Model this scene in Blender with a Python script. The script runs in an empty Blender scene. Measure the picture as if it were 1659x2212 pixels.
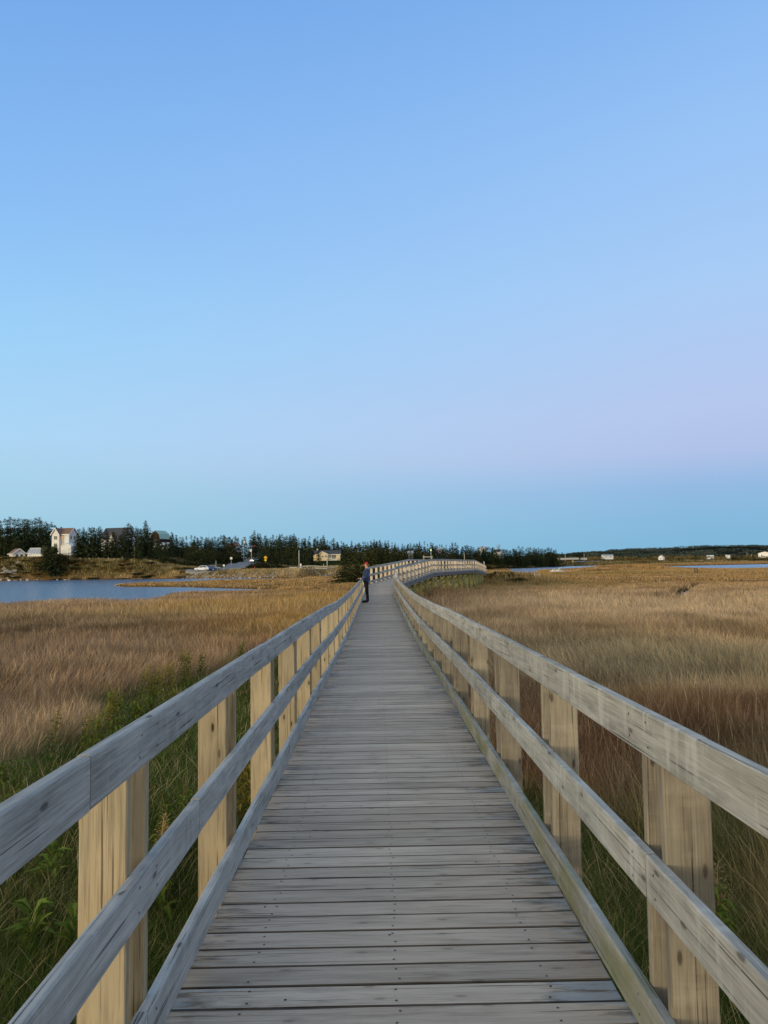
import bpy, math, random
import numpy as np
from mathutils import Vector, Matrix

random.seed(7)
RNG = np.random.default_rng(11)
SC = bpy.context.scene
COL = SC.collection
PI = math.pi
R = math.radians

# ------------------------------------------------------------------ camera
F, CX, CY = 1662.0, 829.5, 1106.0          # focal length and centre, in units of a 1659 x 2212 frame
CAM = Vector((0, 0, 1.52))
cam_d = bpy.data.cameras.new('camera')
cam_d.sensor_fit = 'VERTICAL'; cam_d.sensor_height = 34.6; cam_d.lens = 26.0
cam_d.clip_start = 0.05; cam_d.clip_end = 20000
cam = bpy.data.objects.new('camera', cam_d)
ROT = (Matrix.Rotation(R(-0.53), 3, 'Z') @ Matrix.Rotation(R(90 + 3.86), 3, 'X') @ Matrix.Rotation(R(-0.92), 3, 'Z'))
cam.matrix_world = Matrix.Translation(CAM) @ ROT.to_4x4()
COL.objects.link(cam); SC.camera = cam

def ray(px, py):
    return ROT @ Vector(((px - CX) / F, -(py - CY) / F, -1.0))
def at(px, py, d):
    v = ray(px, py); return CAM + v * (d / v.y)
def on_plane(px, py, z):
    v = ray(px, py); return CAM + v * ((z - CAM.z) / v.z)
ROTI = ROT.transposed()
def proj(p):
    v = ROTI @ (Vector(p) - CAM)
    return (CX + F * v.x / -v.z, CY - F * v.y / -v.z)

# ------------------------------------------------------------------ noise
def _h(ix, iy, s):
    n = (ix.astype(np.int64) * 374761393 + iy.astype(np.int64) * 668265263 + s * 982451653) & 0xffffffff
    n = ((n ^ (n >> 13)) * 1274126177) & 0xffffffff
    return ((n ^ (n >> 16)) & 0xffff) / 65535.0
def vnoise(x, y, s=0):
    x = np.asarray(x, float); y = np.asarray(y, float)
    ix = np.floor(x); iy = np.floor(y); fx = x - ix; fy = y - iy
    fx = fx * fx * (3 - 2 * fx); fy = fy * fy * (3 - 2 * fy)
    a = _h(ix, iy, s); b = _h(ix + 1, iy, s); c = _h(ix, iy + 1, s); d = _h(ix + 1, iy + 1, s)
    return (a * (1 - fx) + b * fx) * (1 - fy) + (c * (1 - fx) + d * fx) * fy
def fbm(x, y, s=0, o=3):
    t = 0; a = .5; n = 0
    for k in range(o):
        t = t + a * vnoise(np.asarray(x) * 2 ** k, np.asarray(y) * 2 ** k, s + k * 17); n += a; a *= .5
    return t / n
def sstep(a, b, x):
    t = np.clip((np.asarray(x, float) - a) / (b - a), 0, 1); return t * t * (3 - 2 * t)

# ------------------------------------------------------------------ object helpers
def tag(o, label=None, cat=None, group=None, kind=None):
    if label: o['label'] = label
    if cat: o['category'] = cat
    if group: o['group'] = group
    if kind: o['kind'] = kind
    return o
def empty(name, loc, rz=0.0, parent=None):
    o = bpy.data.objects.new(name, None); COL.objects.link(o)
    o.location = loc; o.rotation_euler = (0, 0, rz); o.empty_display_size = .2
    if parent: o.parent = parent
    return o
def copy_tree(o, parent=None):
    c = o.copy(); COL.objects.link(c); c.parent = parent
    for ch in list(o.children):
        copy_tree(ch, c)
    return c

class MB:
    """collects faces with uv, tint and material index"""
    def __init__(s):
        s.v = []; s.f = []; s.uv = []; s.t = []; s.m = []; s.sm = []
    def face(s, pts, uv=None, tint=1.0, mat=0, smooth=False):
        b = len(s.v); s.v.extend([tuple(p) for p in pts]); s.f.append(tuple(range(b, b + len(pts))))
        s.uv.extend(uv if uv else [(p[0], p[1]) for p in pts]); s.t.append(tint); s.m.append(mat); s.sm.append(smooth)
    def mesh(s, vs, fs, tint=1.0, mat=0, smooth=False):
        b = len(s.v); s.v.extend([tuple(p) for p in vs])
        for f in fs:
            s.f.append(tuple(b + i for i in f)); s.uv.extend([(vs[i][0] + vs[i][1], vs[i][2]) for i in f])
            s.t.append(tint); s.m.append(mat); s.sm.append(smooth)
    def box(s, x0, y0, z0, x1, y1, z1, mat=0, tint=1.0):
        P = [(x0, y0, z0), (x1, y0, z0), (x1, y1, z0), (x0, y1, z0), (x0, y0, z1), (x1, y0, z1), (x1, y1, z1), (x0, y1, z1)]
        s.mesh(P, [(3, 2, 1, 0), (4, 5, 6, 7), (0, 1, 5, 4), (1, 2, 6, 5), (2, 3, 7, 6), (3, 0, 4, 7)], tint, mat)
    def board(s, p0, p1, wdir, w, t, ch=.004, tint=None, mat=0, u0=None, ends=True, edge=1.0):
        """a sawn board from p0 to p1; wdir the direction of its width w, t its thickness; chamfered edges, uv along the grain"""
        p0 = Vector(p0); p1 = Vector(p1); ax = (p1 - p0); L = ax.length; ax = ax / L
        wd = Vector(wdir); wd = (wd - ax * wd.dot(ax)).normalized(); td = ax.cross(wd)
        if tint is None: tint = random.uniform(.86, 1.12)
        a, b = w / 2, t / 2
        if ch:
            prof = [(-a + ch, -b), (a - ch, -b), (a, -b + ch), (a, b - ch), (a - ch, b), (-a + ch, b), (-a, b - ch), (-a, -b + ch)]
        else:
            prof = [(-a, -b), (a, -b), (a, b), (-a, b)]
        n = len(prof); uo = random.uniform(0, 50) if u0 is None else u0; vo = random.uniform(0, 50)
        per = [0]
        for i in range(n):
            q = prof[(i + 1) % n]; per.append(per[-1] + math.hypot(q[0] - prof[i][0], q[1] - prof[i][1]))
        base = len(s.v)
        for p in (p0, p1):
            for q in prof: s.v.append(tuple(p + wd * q[0] + td * q[1]))
        for i in range(n):
            j = (i + 1) % n
            s.f.append((base + i, base + n + i, base + n + j, base + j)[::-1])
            s.uv.extend([(uo, vo + per[i]), (uo + L, vo + per[i]), (uo + L, vo + per[i + 1]), (uo, vo + per[i + 1])][::-1])
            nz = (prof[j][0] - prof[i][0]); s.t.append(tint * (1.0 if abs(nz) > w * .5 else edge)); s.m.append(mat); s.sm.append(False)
        if ends:
            for k, rev in ((0, False), (n, True)):
                idx = list(range(n))
                if not rev: idx = idx[::-1]
                s.f.append(tuple(base + k + i for i in idx))
                s.uv.extend([(uo + prof[i][0] * .1, vo + prof[i][1]) for i in idx]); s.t.append(tint * .8); s.m.append(mat); s.sm.append(False)
    def tube(s, pts, rad, n=8, mat=0, tint=1.0, cap=True, smooth=True):
        pts = [Vector(p) for p in pts]
        rs = rad if isinstance(rad, (list, tuple)) else [rad] * len(pts)
        base = len(s.v); up = Vector((0, 0, 1))
        for i, p in enumerate(pts):
            d = (pts[min(i + 1, len(pts) - 1)] - pts[max(i - 1, 0)]).normalized()
            a = d.cross(up)
            if a.length < 1e-3: a = Vector((1, 0, 0))
            a.normalize(); b = d.cross(a)
            for k in range(n):
                t = 2 * PI * k / n; s.v.append(tuple(p + (a * math.cos(t) + b * math.sin(t)) * rs[i]))
        for i in range(len(pts) - 1):
            for k in range(n):
                j = (k + 1) % n
                f = (base + i * n + k, base + i * n + j, base + (i + 1) * n + j, base + (i + 1) * n + k)
                s.f.append(f[::-1]); s.uv.extend([(i, k / n), (i + 1, k / n), (i + 1, (k + 1) / n), (i, (k + 1) / n)])
                s.t.append(tint); s.m.append(mat); s.sm.append(smooth)
        if cap:
            for k0, rev in ((0, False), ((len(pts) - 1) * n, True)):
                idx = list(range(n)); idx = idx[::-1] if rev else idx
                s.f.append(tuple(base + k0 + i for i in idx)); s.uv.extend([(0, 0)] * n); s.t.append(tint); s.m.append(mat); s.sm.append(False)
    def disc(s, c, r, n=7, mat=0, tint=1.0):
        s.face([(c[0] + r * math.cos(2 * PI * k / n), c[1] + r * math.sin(2 * PI * k / n), c[2]) for k in range(n)], None, tint, mat)
    def build(s, name, mats, parent=None, loc=None):
        me = bpy.data.meshes.new(name)
        me.from_pydata(s.v, [], s.f)
        if not isinstance(mats, (list, tuple)): mats = [mats]
        for m in mats: me.materials.append(m)
        me.polygons.foreach_set('material_index', s.m); me.polygons.foreach_set('use_smooth', s.sm)
        uvl = me.uv_layers.new(name='UVMap'); uvl.data.foreach_set('uv', np.array(s.uv, dtype=np.float32).ravel())
        at_ = me.attributes.new('tint', 'FLOAT', 'FACE'); at_.data.foreach_set('value', np.array(s.t, dtype=np.float32))
        me.update()
        o = bpy.data.objects.new(name, me); COL.objects.link(o)
        if parent: o.parent = parent
        if loc is not None: o.location = loc
        return o

def np_mesh(name, verts, quads, tris, mat, cols=None, smooth=False, parent=None):
    """mesh from numpy arrays, with a colour per vertex"""
    me = bpy.data.meshes.new(name)
    nq = 0 if quads is None else len(quads); nt = 0 if tris is None else len(tris)
    me.vertices.add(len(verts)); me.vertices.foreach_set('co', np.asarray(verts, np.float32).ravel())
    li = []
    if nq: li.append(np.asarray(quads, np.int32).ravel())
    if nt: li.append(np.asarray(tris, np.int32).ravel())
    li = np.concatenate(li); me.loops.add(len(li)); me.loops.foreach_set('vertex_index', li)
    me.polygons.add(nq + nt)
    st = np.concatenate([np.arange(nq) * 4, nq * 4 + np.arange(nt) * 3]).astype(np.int32)
    me.polygons.foreach_set('loop_start', st)
    if smooth: me.polygons.foreach_set('use_smooth', np.ones(nq + nt, bool))
    if cols is not None:
        a = me.attributes.new('col', 'FLOAT_COLOR', 'POINT')
        c = np.ones((len(verts), 4), np.float32); c[:, :3] = cols; a.data.foreach_set('color', c.ravel())
    me.materials.append(mat); me.update(calc_edges=True); me.validate()
    o = bpy.data.objects.new(name, me); COL.objects.link(o)
    if parent: o.parent = parent
    return o

# ------------------------------------------------------------------ materials
def newmat(name):
    m = bpy.data.materials.new(name); m.use_nodes = True
    nt = m.node_tree; b = nt.nodes['Principled BSDF']; return m, nt, b
def N(nt, typ, **kw):
    n = nt.nodes.new(typ)
    for k, v in kw.items():
        if k in n.inputs: n.inputs[k].default_value = v
        else: setattr(n, k, v)
    return n
def mixc(nt, a, b, fac, mode='MIX'):
    n = nt.nodes.new('ShaderNodeMix'); n.data_type = 'RGBA'; n.blend_type = mode
    for sock, val in ((n.inputs[0], fac), (n.inputs[6], a), (n.inputs[7], b)):
        if isinstance(val, bpy.types.NodeSocket): nt.links.new(val, sock)
        elif isinstance(val, (int, float)): sock.default_value = val
        else: sock.default_value = (*val, 1)
    return n.outputs[2]
def ramp(nt, src, stops, interp='LINEAR'):
    n = nt.nodes.new('ShaderNodeValToRGB'); cr = n.color_ramp; cr.interpolation = interp
    while len(cr.elements) < len(stops): cr.elements.new(.5)
    for e, (p, c) in zip(cr.elements, stops):
        e.position = p; e.color = (*c, 1) if not isinstance(c, (int, float)) else (c, c, c, 1)
    nt.links.new(src, n.inputs[0]); return n.outputs[0]
def mapped(nt, coord, sc, loc=(0, 0, 0)):
    n = nt.nodes.new('ShaderNodeMapping'); n.inputs['Scale'].default_value = sc; n.inputs['Location'].default_value = loc
    nt.links.new(coord, n.inputs['Vector']); return n.outputs[0]
def noise(nt, vec, scale=1, detail=4, rough=.55, dist=0):
    n = N(nt, 'ShaderNodeTexNoise'); n.inputs['Scale'].default_value = scale; n.inputs['Detail'].default_value = detail
    n.inputs['Roughness'].default_value = rough; n.inputs['Distortion'].default_value = dist
    nt.links.new(vec, n.inputs['Vector']); return n.outputs[0]
def math_(nt, op, a, b=0.0, clamp=False):
    n = nt.nodes.new('ShaderNodeMath'); n.operation = op; n.use_clamp = clamp
    for s_, v in ((n.inputs[0], a), (n.inputs[1], b)):
        if isinstance(v, bpy.types.NodeSocket): nt.links.new(v, s_)
        else: s_.default_value = v
    return n.outputs[0]

def plain(name, c, rough=.7, var=.12, scale=3.0, metallic=0.0, spec=.3):
    m, nt, b = newmat(name)
    tc = N(nt, 'ShaderNodeTexCoord')
    n = noise(nt, tc.outputs['Object'], scale, 4)
    lo = tuple(x * (1 - var) for x in c); hi = tuple(min(1, x * (1 + var)) for x in c)
    nt.links.new(ramp(nt, n, [(.3, lo), (.7, hi)]), b.inputs['Base Color'])
    b.inputs['Roughness'].default_value = rough; b.inputs['Metallic'].default_value = metallic
    b.inputs['Specular IOR Level'].default_value = spec
    return m

def wood(name, light, mid, dark, stain=None, stain_amt=.0, knots=.5, streak=0.0, streak_c=(.6, .6, .56), deck=False, grain=1.0, ct=1.0):
    m, nt, b = newmat(name)
    uv = N(nt, 'ShaderNodeUVMap'); uv.uv_map = 'UVMap'; U = uv.outputs[0]
    big = noise(nt, mapped(nt, U, (1.6, 7, 1)), 1, 4, .6, .4)
    med = noise(nt, mapped(nt, U, (1.5, 32, 1)), 1, 6, .7, .35)
    fine = noise(nt, mapped(nt, U, (5, 150, 1)), 1, 3, .65)
    g = math_(nt, 'ADD', math_(nt, 'MULTIPLY', big, .36), math_(nt, 'ADD', math_(nt, 'MULTIPLY', med, .4 * grain), math_(nt, 'MULTIPLY', fine, .36 * grain)))
    c = ramp(nt, g, [(.52 - .14 * ct, dark), (.52, mid), (.52 + .14 * ct, light)])
    # long thin drying checks
    chk = noise(nt, mapped(nt, U, (1.1, 75, 1), (3, 9, 0)), 1, 2, .5)
    c = mixc(nt, c, tuple(x * .35 for x in dark), ramp(nt, chk, [(.64, 0.0), (.68, .8)]))
    if streak:
        st = noise(nt, mapped(nt, U, (16, 2.5, 1), (7, 1, 0)), 1, 3, .6)
        c = mixc(nt, c, streak_c, math_(nt, 'MULTIPLY', ramp(nt, st, [(.52, 0.0), (.72, 1.0)]), streak))
        bl = noise(nt, mapped(nt, U, (3.5, 9, 1), (2, 5, 0)), 1, 4, .6)
        c = mixc(nt, c, tuple(x * .55 for x in mid), math_(nt, 'MULTIPLY', ramp(nt, bl, [(.56, 0.0), (.72, 1.0)]), streak * .8))
    if knots:
        vo = N(nt, 'ShaderNodeTexVoronoi'); vo.inputs['Scale'].default_value = 1; vo.inputs['Randomness'].default_value = 1; vo.voronoi_dimensions = '2D'
        nt.links.new(mapped(nt, U, (3.0, 8.5, 1)), vo.inputs['Vector'])
        sp = N(nt, 'ShaderNodeSeparateColor'); nt.links.new(vo.outputs['Color'], sp.inputs[0])
        on = ramp(nt, sp.outputs[0], [(.58, 0.0), (.59, 1.0)])
        halo = ramp(nt, vo.outputs['Distance'], [(.06, 1.0), (.24, 0.0)])
        kn = ramp(nt, vo.outputs['Distance'], [(.045, 1.0), (.085, 0.0)])
        c = mixc(nt, c, tuple(x * .62 for x in mid), math_(nt, 'MULTIPLY', math_(nt, 'MULTIPLY', halo, on), .5 * knots))
        c = mixc(nt, c, tuple(x * .3 for x in dark), math_(nt, 'MULTIPLY', math_(nt, 'MULTIPLY', kn, on), knots))
    if stain:
        s = noise(nt, mapped(nt, U, (1.4, 4, 1), (13, 4, 0)), 1, 5, .65)
        c = mixc(nt, c, stain, math_(nt, 'MULTIPLY', ramp(nt, s, [(.45, 0.0), (.62, 1.0)]), stain_amt))
    if deck:
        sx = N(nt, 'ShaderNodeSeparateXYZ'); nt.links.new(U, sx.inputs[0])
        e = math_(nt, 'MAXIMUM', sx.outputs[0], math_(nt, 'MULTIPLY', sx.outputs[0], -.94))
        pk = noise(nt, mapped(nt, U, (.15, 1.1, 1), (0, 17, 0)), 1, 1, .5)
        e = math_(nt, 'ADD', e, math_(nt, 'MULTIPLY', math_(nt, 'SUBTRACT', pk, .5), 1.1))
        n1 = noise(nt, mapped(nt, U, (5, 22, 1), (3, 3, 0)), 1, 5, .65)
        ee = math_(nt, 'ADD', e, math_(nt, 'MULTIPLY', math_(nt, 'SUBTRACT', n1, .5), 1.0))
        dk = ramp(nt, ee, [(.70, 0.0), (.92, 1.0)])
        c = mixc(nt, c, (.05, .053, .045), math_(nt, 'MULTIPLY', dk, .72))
        n2 = noise(nt, mapped(nt, U, (4, 30, 1), (9, 31, 0)), 1, 5, .65)
        e2 = math_(nt, 'ADD', e, math_(nt, 'MULTIPLY', math_(nt, 'SUBTRACT', n2, .5), 1.6))
        c = mixc(nt, c, (.40, .42, .42), math_(nt, 'MULTIPLY', ramp(nt, e2, [(.78, 0.0), (.98, 1.0)]), .7))
        # weathering blotches and scuffs over the boards
        n3 = noise(nt, mapped(nt, U, (2.4, 14, 1), (5, 77, 0)), 1, 6, .7)
        c = mixc(nt, c, (.085, .083, .08), math_(nt, 'MULTIPLY', ramp(nt, n3, [(.57, 0.0), (.74, 1.0)]), .55))
    at_ = N(nt, 'ShaderNodeAttribute'); at_.attribute_name = 'tint'
    cc = N(nt, 'ShaderNodeCombineColor')
    for i in range(3): nt.links.new(at_.outputs['Fac'], cc.inputs[i])
    c = mixc(nt, c, cc.outputs[0], 1.0, 'MULTIPLY')
    nt.links.new(c, b.inputs['Base Color'])
    b.inputs['Roughness'].default_value = .9; b.inputs['Specular IOR Level'].default_value = .12
    bp = N(nt, 'ShaderNodeBump'); bp.inputs['Strength'].default_value = .35; bp.inputs['Distance'].default_value = .004
    hh = math_(nt, 'ADD', math_(nt, 'MULTIPLY', med, .7), math_(nt, 'ADD', math_(nt, 'MULTIPLY', fine, .4), math_(nt, 'MULTIPLY', ramp(nt, chk, [(.62, 0.0), (.68, 1.0)]), -.8)))
    nt.links.new(hh, bp.inputs['Height']); nt.links.new(bp.outputs[0], b.inputs['Normal'])
    return m

M = {}
M['deck'] = wood('weathered_deck_wood', (.60, .495, .38), (.47, .38, .288), (.25, .20, .15), deck=True, knots=.35)
M['rail_grey'] = wood('grey_rail_wood', (.52, .50, .45), (.34, .33, .30), (.15, .146, .134), knots=.7, streak=.45, streak_c=(.50, .475, .44))
M['rail_pale'] = wood('pale_rail_wood', (.56, .525, .45), (.38, .355, .295), (.19, .178, .15), knots=.65, streak=.8, streak_c=(.60, .57, .50))
M['kick_mossy'] = wood('mossy_kick_wood', (.40, .38, .32), (.29, .275, .23), (.16, .155, .125), stain=(.20, .20, .07), stain_amt=.65, knots=.4, streak=.3)
M['post_yellow'] = wood('treated_post_wood', (.42, .34, .22), (.285, .225, .14), (.11, .084, .05), stain=(.27, .235, .17), stain_amt=.4, knots=.95, grain=1.1, ct=.75)
M['post_shaded'] = wood('treated_shaded_post_wood', (.38, .325, .235), (.27, .225, .16), (.15, .12, .085), stain=(.17, .15, .12), stain_amt=.5, knots=.75, ct=.8, streak=.3, streak_c=(.52, .45, .33))  # right-hand posts: duller copy of the post wood, their partial shade mixed into the colour
M['bridge_post'] = wood('bridge_post_wood', (.68, .58, .46), (.56, .47, .36), (.38, .31, .23), knots=.6)
M['pile'] = wood('algae_pile_wood', (.34, .34, .17), (.25, .26, .12), (.13, .14, .06), knots=.2)
M['beam_dark'] = wood('dark_beam_wood', (.25, .235, .22), (.17, .16, .15), (.09, .085, .08), knots=.2)
M['screw'] = plain('screw_head', (.03, .028, .027), .5, .3)
M['white_paint'] = plain('white_paint', (.78, .76, .72), .6, .05)
M['white_grey'] = plain('worn_white_siding', (.66, .65, .63), .7, .1, 1.5)
M['grey_board'] = plain('grey_panel', (.38, .38, .38), .7, .1)
M['ply'] = plain('orange_board', (.62, .36, .22), .7, .15)
M['roof_brown'] = plain('brown_shingle', (.20, .12, .085), .85, .2, 4)
M['roof_dark'] = plain('dark_shingle', (.06, .062, .068), .85, .2, 4)
M['roof_red'] = plain('red_roof_metal', (.30, .10, .085), .6, .2, 3)
M['roof_green'] = plain('green_copper_roof', (.30, .46, .40), .6, .1, 3)
M['roof_grey'] = plain('grey_panel_roof', (.32, .35, .38), .45, .1, 3)
M['barn'] = plain('dark_red_barn_board', (.030, .014, .013), .8, .2, 3)
M['yellow_siding'] = plain('pale_yellow_siding', (.66, .52, .31), .7, .05)
M['blue_siding'] = plain('pale_blue_siding', (.42, .52, .54), .7, .08)
M['glass'] = plain('dark_window_glass', (.025, .03, .036), .08, .1, spec=.6)
M['dim_glass'] = plain('greenhouse_glass', (.30, .34, .34), .12, .15, 6, spec=.6)
M['pole_wood'] = wood('utility_pole_wood', (.50, .48, .43), (.40, .38, .34), (.26, .25, .22), knots=.1)
M['metal_grey'] = plain('galvanised_metal', (.45, .46, .47), .4, .1, metallic=.6)
M['yellow_sign'] = plain('yellow_sign_face', (.80, .47, .02), .5, .05)
M['black_mark'] = plain('black_sign_mark', (.015, .015, .015), .5, .1)
M['red_paint'] = plain('red_paint', (.42, .05, .025), .6, .1)
M['asphalt'] = plain('asphalt', (.21, .20, .185), .9, .2, 2)
M['gravel'] = plain('gravel_verge', (.25, .235, .21), .95, .25, 4)
M['road_line'] = plain('worn_road_line', (.52, .48, .38), .7, .2, 3)
M['rock'] = plain('grey_shore_rock', (.25, .235, .20), .9, .4, 1.2)
M['rock_white'] = plain('pale_shore_stone', (.62, .61, .58), .9, .15, 2)
M['driftwood'] = plain('bleached_driftwood', (.60, .58, .54), .9, .15, 4)
M['tyre'] = plain('tyre_rubber', (.016, .016, .017), .8, .1)
M['rim'] = plain('alloy_rim', (.45, .46, .47), .35, .1, metallic=.8)
M['car_white'] = plain('white_car_paint', (.78, .79, .80), .25, .02, spec=.5)
M['car_blue'] = plain('blue_car_paint', (.03, .10, .32), .25, .05, spec=.5)
M['car_silver'] = plain('silver_car_paint', (.34, .35, .37), .25, .05, metallic=.3, spec=.5)
M['car_dark'] = plain('dark_truck_paint', (.03, .033, .042), .25, .05, spec=.5)
M['lamp_glass'] = plain('headlight_glass', (.75, .76, .78), .2, .05)
M['tail'] = plain('tail_light_plastic', (.35, .012, .01), .3, .05)
M['chrome'] = plain('chrome_trim', (.60, .61, .62), .25, .05, metallic=.8)

def foliage(name, c, var=.35, trans=.12):
    m, nt, b = newmat(name)
    at_ = N(nt, 'ShaderNodeAttribute'); at_.attribute_name = 'tint'
    oi = N(nt, 'ShaderNodeObjectInfo')
    hue = ramp(nt, oi.outputs['Random'], [(0, tuple(x * k for x, k in zip(c, (.8, .82, .95)))), (.5, c), (1, tuple(x * k for x, k in zip(c, (1.35, 1.15, .85))))])
    cc = N(nt, 'ShaderNodeCombineColor')
    for i in range(3): nt.links.new(at_.outputs['Fac'], cc.inputs[i])
    col = mixc(nt, hue, cc.outputs[0], 1.0, 'MULTIPLY')
    d = N(nt, 'ShaderNodeBsdfDiffuse'); t = N(nt, 'ShaderNodeBsdfTranslucent'); mx = N(nt, 'ShaderNodeMixShader'); mx.inputs[0].default_value = trans
    nt.links.new(col, d.inputs[0]); nt.links.new(col, t.inputs[0]); nt.links.new(d.outputs[0], mx.inputs[1]); nt.links.new(t.outputs[0], mx.inputs[2])
    nt.links.new(mx.outputs[0], nt.nodes['Material Output'].inputs[0]); nt.nodes.remove(b)
    return m
M['spruce'] = foliage('spruce_needles', (.050, .066, .030))
M['far_spruce'] = foliage('far_spruce_needles', (.062, .078, .062))  # lighter and bluer than the near spruce: distance haze put into the colour
M['spruce_olive'] = foliage('olive_needles', (.085, .088, .030))
M['bush_dark'] = foliage('dark_shrub_leaves', (.050, .052, .024))
M['bush_red'] = foliage('reddish_shrub_leaves', (.10, .035, .02))
M['bush_brown'] = foliage('brown_shrub_leaves', (.16, .115, .045))
M['weed_green'] = foliage('weed_leaves', (.14, .19, .035), trans=.25)
M['weed_gold'] = foliage('goldenrod_leaves', (.30, .26, .05), trans=.25)
M['weed_seed'] = foliage('seed_head', (.36, .26, .12))
M['weed_stem'] = foliage('weed_stem', (.16, .11, .04))
M['bark'] = plain('tree_bark', (.085, .07, .055), .9, .25, 8)
M['twig'] = plain('bare_twig', (.22, .19, .16), .9, .2, 8)

def col_mat(name, trans=.2, scale=0.0, var=.0):
    m, nt, b = newmat(name)
    at_ = N(nt, 'ShaderNodeAttribute'); at_.attribute_name = 'col'
    col = at_.outputs['Color']
    if scale:
        tc = N(nt, 'ShaderNodeTexCoord')
        n = noise(nt, tc.outputs['Object'], scale, 6, .65)
        k = ramp(nt, n, [(.3, 1 - var), (.7, 1 + var)])
        col = mixc(nt, col, k, 1.0, 'MULTIPLY')
    d = N(nt, 'ShaderNodeBsdfDiffuse'); nt.links.new(col, d.inputs[0])
    out = d.outputs[0]
    if trans:
        t = N(nt, 'ShaderNodeBsdfTranslucent'); mx = N(nt, 'ShaderNodeMixShader'); mx.inputs[0].default_value = trans
        nt.links.new(col, t.inputs[0]); nt.links.new(d.outputs[0], mx.inputs[1]); nt.links.new(t.outputs[0], mx.inputs[2]); out = mx.outputs[0]
    nt.links.new(out, nt.nodes['Material Output'].inputs[0]); nt.nodes.remove(b)
    return m
M['grass'] = col_mat('grass_blades', .22)
M['ground'] = col_mat('marsh_soil', 0, .7, .35)

# water
m, nt, b = newmat('water_surface')
tc = N(nt, 'ShaderNodeTexCoord')
b.inputs['Base Color'].default_value = (.095, .155, .24, 1); b.inputs['Roughness'].default_value = .16
b.inputs['IOR'].default_value = 1.33; b.inputs['Specular IOR Level'].default_value = .55
w1 = noise(nt, mapped(nt, tc.outputs['Object'], (.45, 1.1, 1)), 1, 4, .6)
w2 = noise(nt, mapped(nt, tc.outputs['Object'], (.05, .22, 1)), 1, 3, .5)
bp = N(nt, 'ShaderNodeBump'); bp.inputs['Strength'].default_value = .8; bp.inputs['Distance'].default_value = .5
nt.links.new(math_(nt, 'ADD', w1, math_(nt, 'MULTIPLY', w2, 2.2)), bp.inputs['Height']); nt.links.new(bp.outputs[0], b.inputs['Normal'])
M['water'] = m

# ------------------------------------------------------------------ sky and light
def srgb(r, g, b_):
    f = lambda c: ((c / 255 + .055) / 1.055) ** 2.4 if c > 10 else c / 255 / 12.92
    return (f(r), f(g), f(b_))
SUN_EL, SUN_AZ = R(5.0), R(33)          # low in the west: behind and to the left of the viewer
world = bpy.data.worlds.new('World'); SC.world = world; world.use_nodes = True
nt = world.node_tree; bg = nt.nodes['Background']
tc = N(nt, 'ShaderNodeTexCoord'); sx = N(nt, 'ShaderNodeSeparateXYZ'); nt.links.new(tc.outputs['Generated'], sx.inputs[0])
z = sx.outputs[2]
def el(stops):      # stops: (elevation in degrees, sRGB)
    return [(max(0.0, min(1.0, math.sin(R(e)))), srgb(*c)) for e, c in stops]
left = ramp(nt, z, el([(0, (154, 203, 226)), (2, (164, 210, 230)), (5, (172, 216, 237)), (9, (174, 221, 252)), (16, (157, 214, 255)), (24, (138, 193, 250)), (37, (113, 168, 236)), (50, (134, 176, 232)), (70, (165, 186, 212)), (90, (172, 186, 205))]))
right = ramp(nt, z, el([(0, (126, 185, 219)), (2.6, (133, 187, 226)), (5, (148, 188, 231)), (7.5, (180, 197, 237)), (10.5, (185, 203, 242)), (19, (171, 208, 251)), (28, (155, 199, 251)), (37, (134, 184, 245)), (50, (144, 180, 236)), (70, (165, 186, 212)), (90, (172, 186, 205))]))
fx = math_(nt, 'ADD', math_(nt, 'MULTIPLY', sx.outputs[0], 1.05), .60, True)
front = mixc(nt, left, right, fx)
back = ramp(nt, z, [(math.sin(R(e)), c) for e, c in ((0, (2.0, 1.45, .70)), (5, (2.1, 1.65, .90)), (14, (1.5, 1.36, 1.0)), (28, (.85, .90, .85)), (45, (.55, .60, .64)), (65, (.41, .47, .58)), (90, (.38, .45, .58)))])
fb = N(nt, 'ShaderNodeMapRange'); fb.inputs['From Min'].default_value = .15; fb.inputs['From Max'].default_value = -.75
dotn = N(nt, 'ShaderNodeVectorMath', operation='DOT_PRODUCT'); nt.links.new(tc.outputs['Generated'], dotn.inputs[0]); dotn.inputs[1].default_value = (math.sin(SUN_AZ), math.cos(SUN_AZ), 0)
nt.links.new(dotn.outputs['Value'], fb.inputs['Value'])
grad = mixc(nt, front, back, fb.outputs[0])
sky = N(nt, 'ShaderNodeTexSky'); sky.sky_type = 'NISHITA'; sky.sun_disc = False; sky.sun_elevation = SUN_EL; sky.sun_rotation = PI + SUN_AZ
skc = mixc(nt, sky.outputs[0], (.07, .07, .07), 1.0, 'MULTIPLY')
nt.links.new(mixc(nt, grad, skc, .06), bg.inputs[0]); bg.inputs[1].default_value = 1.0
sun_d = bpy.data.lights.new('sun', 'SUN'); sun_d.energy = 2.0; sun_d.angle = R(14); sun_d.color = (1.0, .86, .62)
sun = bpy.data.objects.new('sun', sun_d); COL.objects.link(sun)
sdir = Vector((-math.sin(SUN_AZ) * math.cos(SUN_EL), -math.cos(SUN_AZ) * math.cos(SUN_EL), math.sin(SUN_EL)))
sun.rotation_euler = sdir.to_track_quat('Z', 'Y').to_euler(); sun.location = (-20, -30, 10)
SC.view_settings.view_transform = 'Standard'; SC.view_settings.look = 'None'; SC.view_settings.exposure = 0; SC.view_settings.gamma = 1

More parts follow.
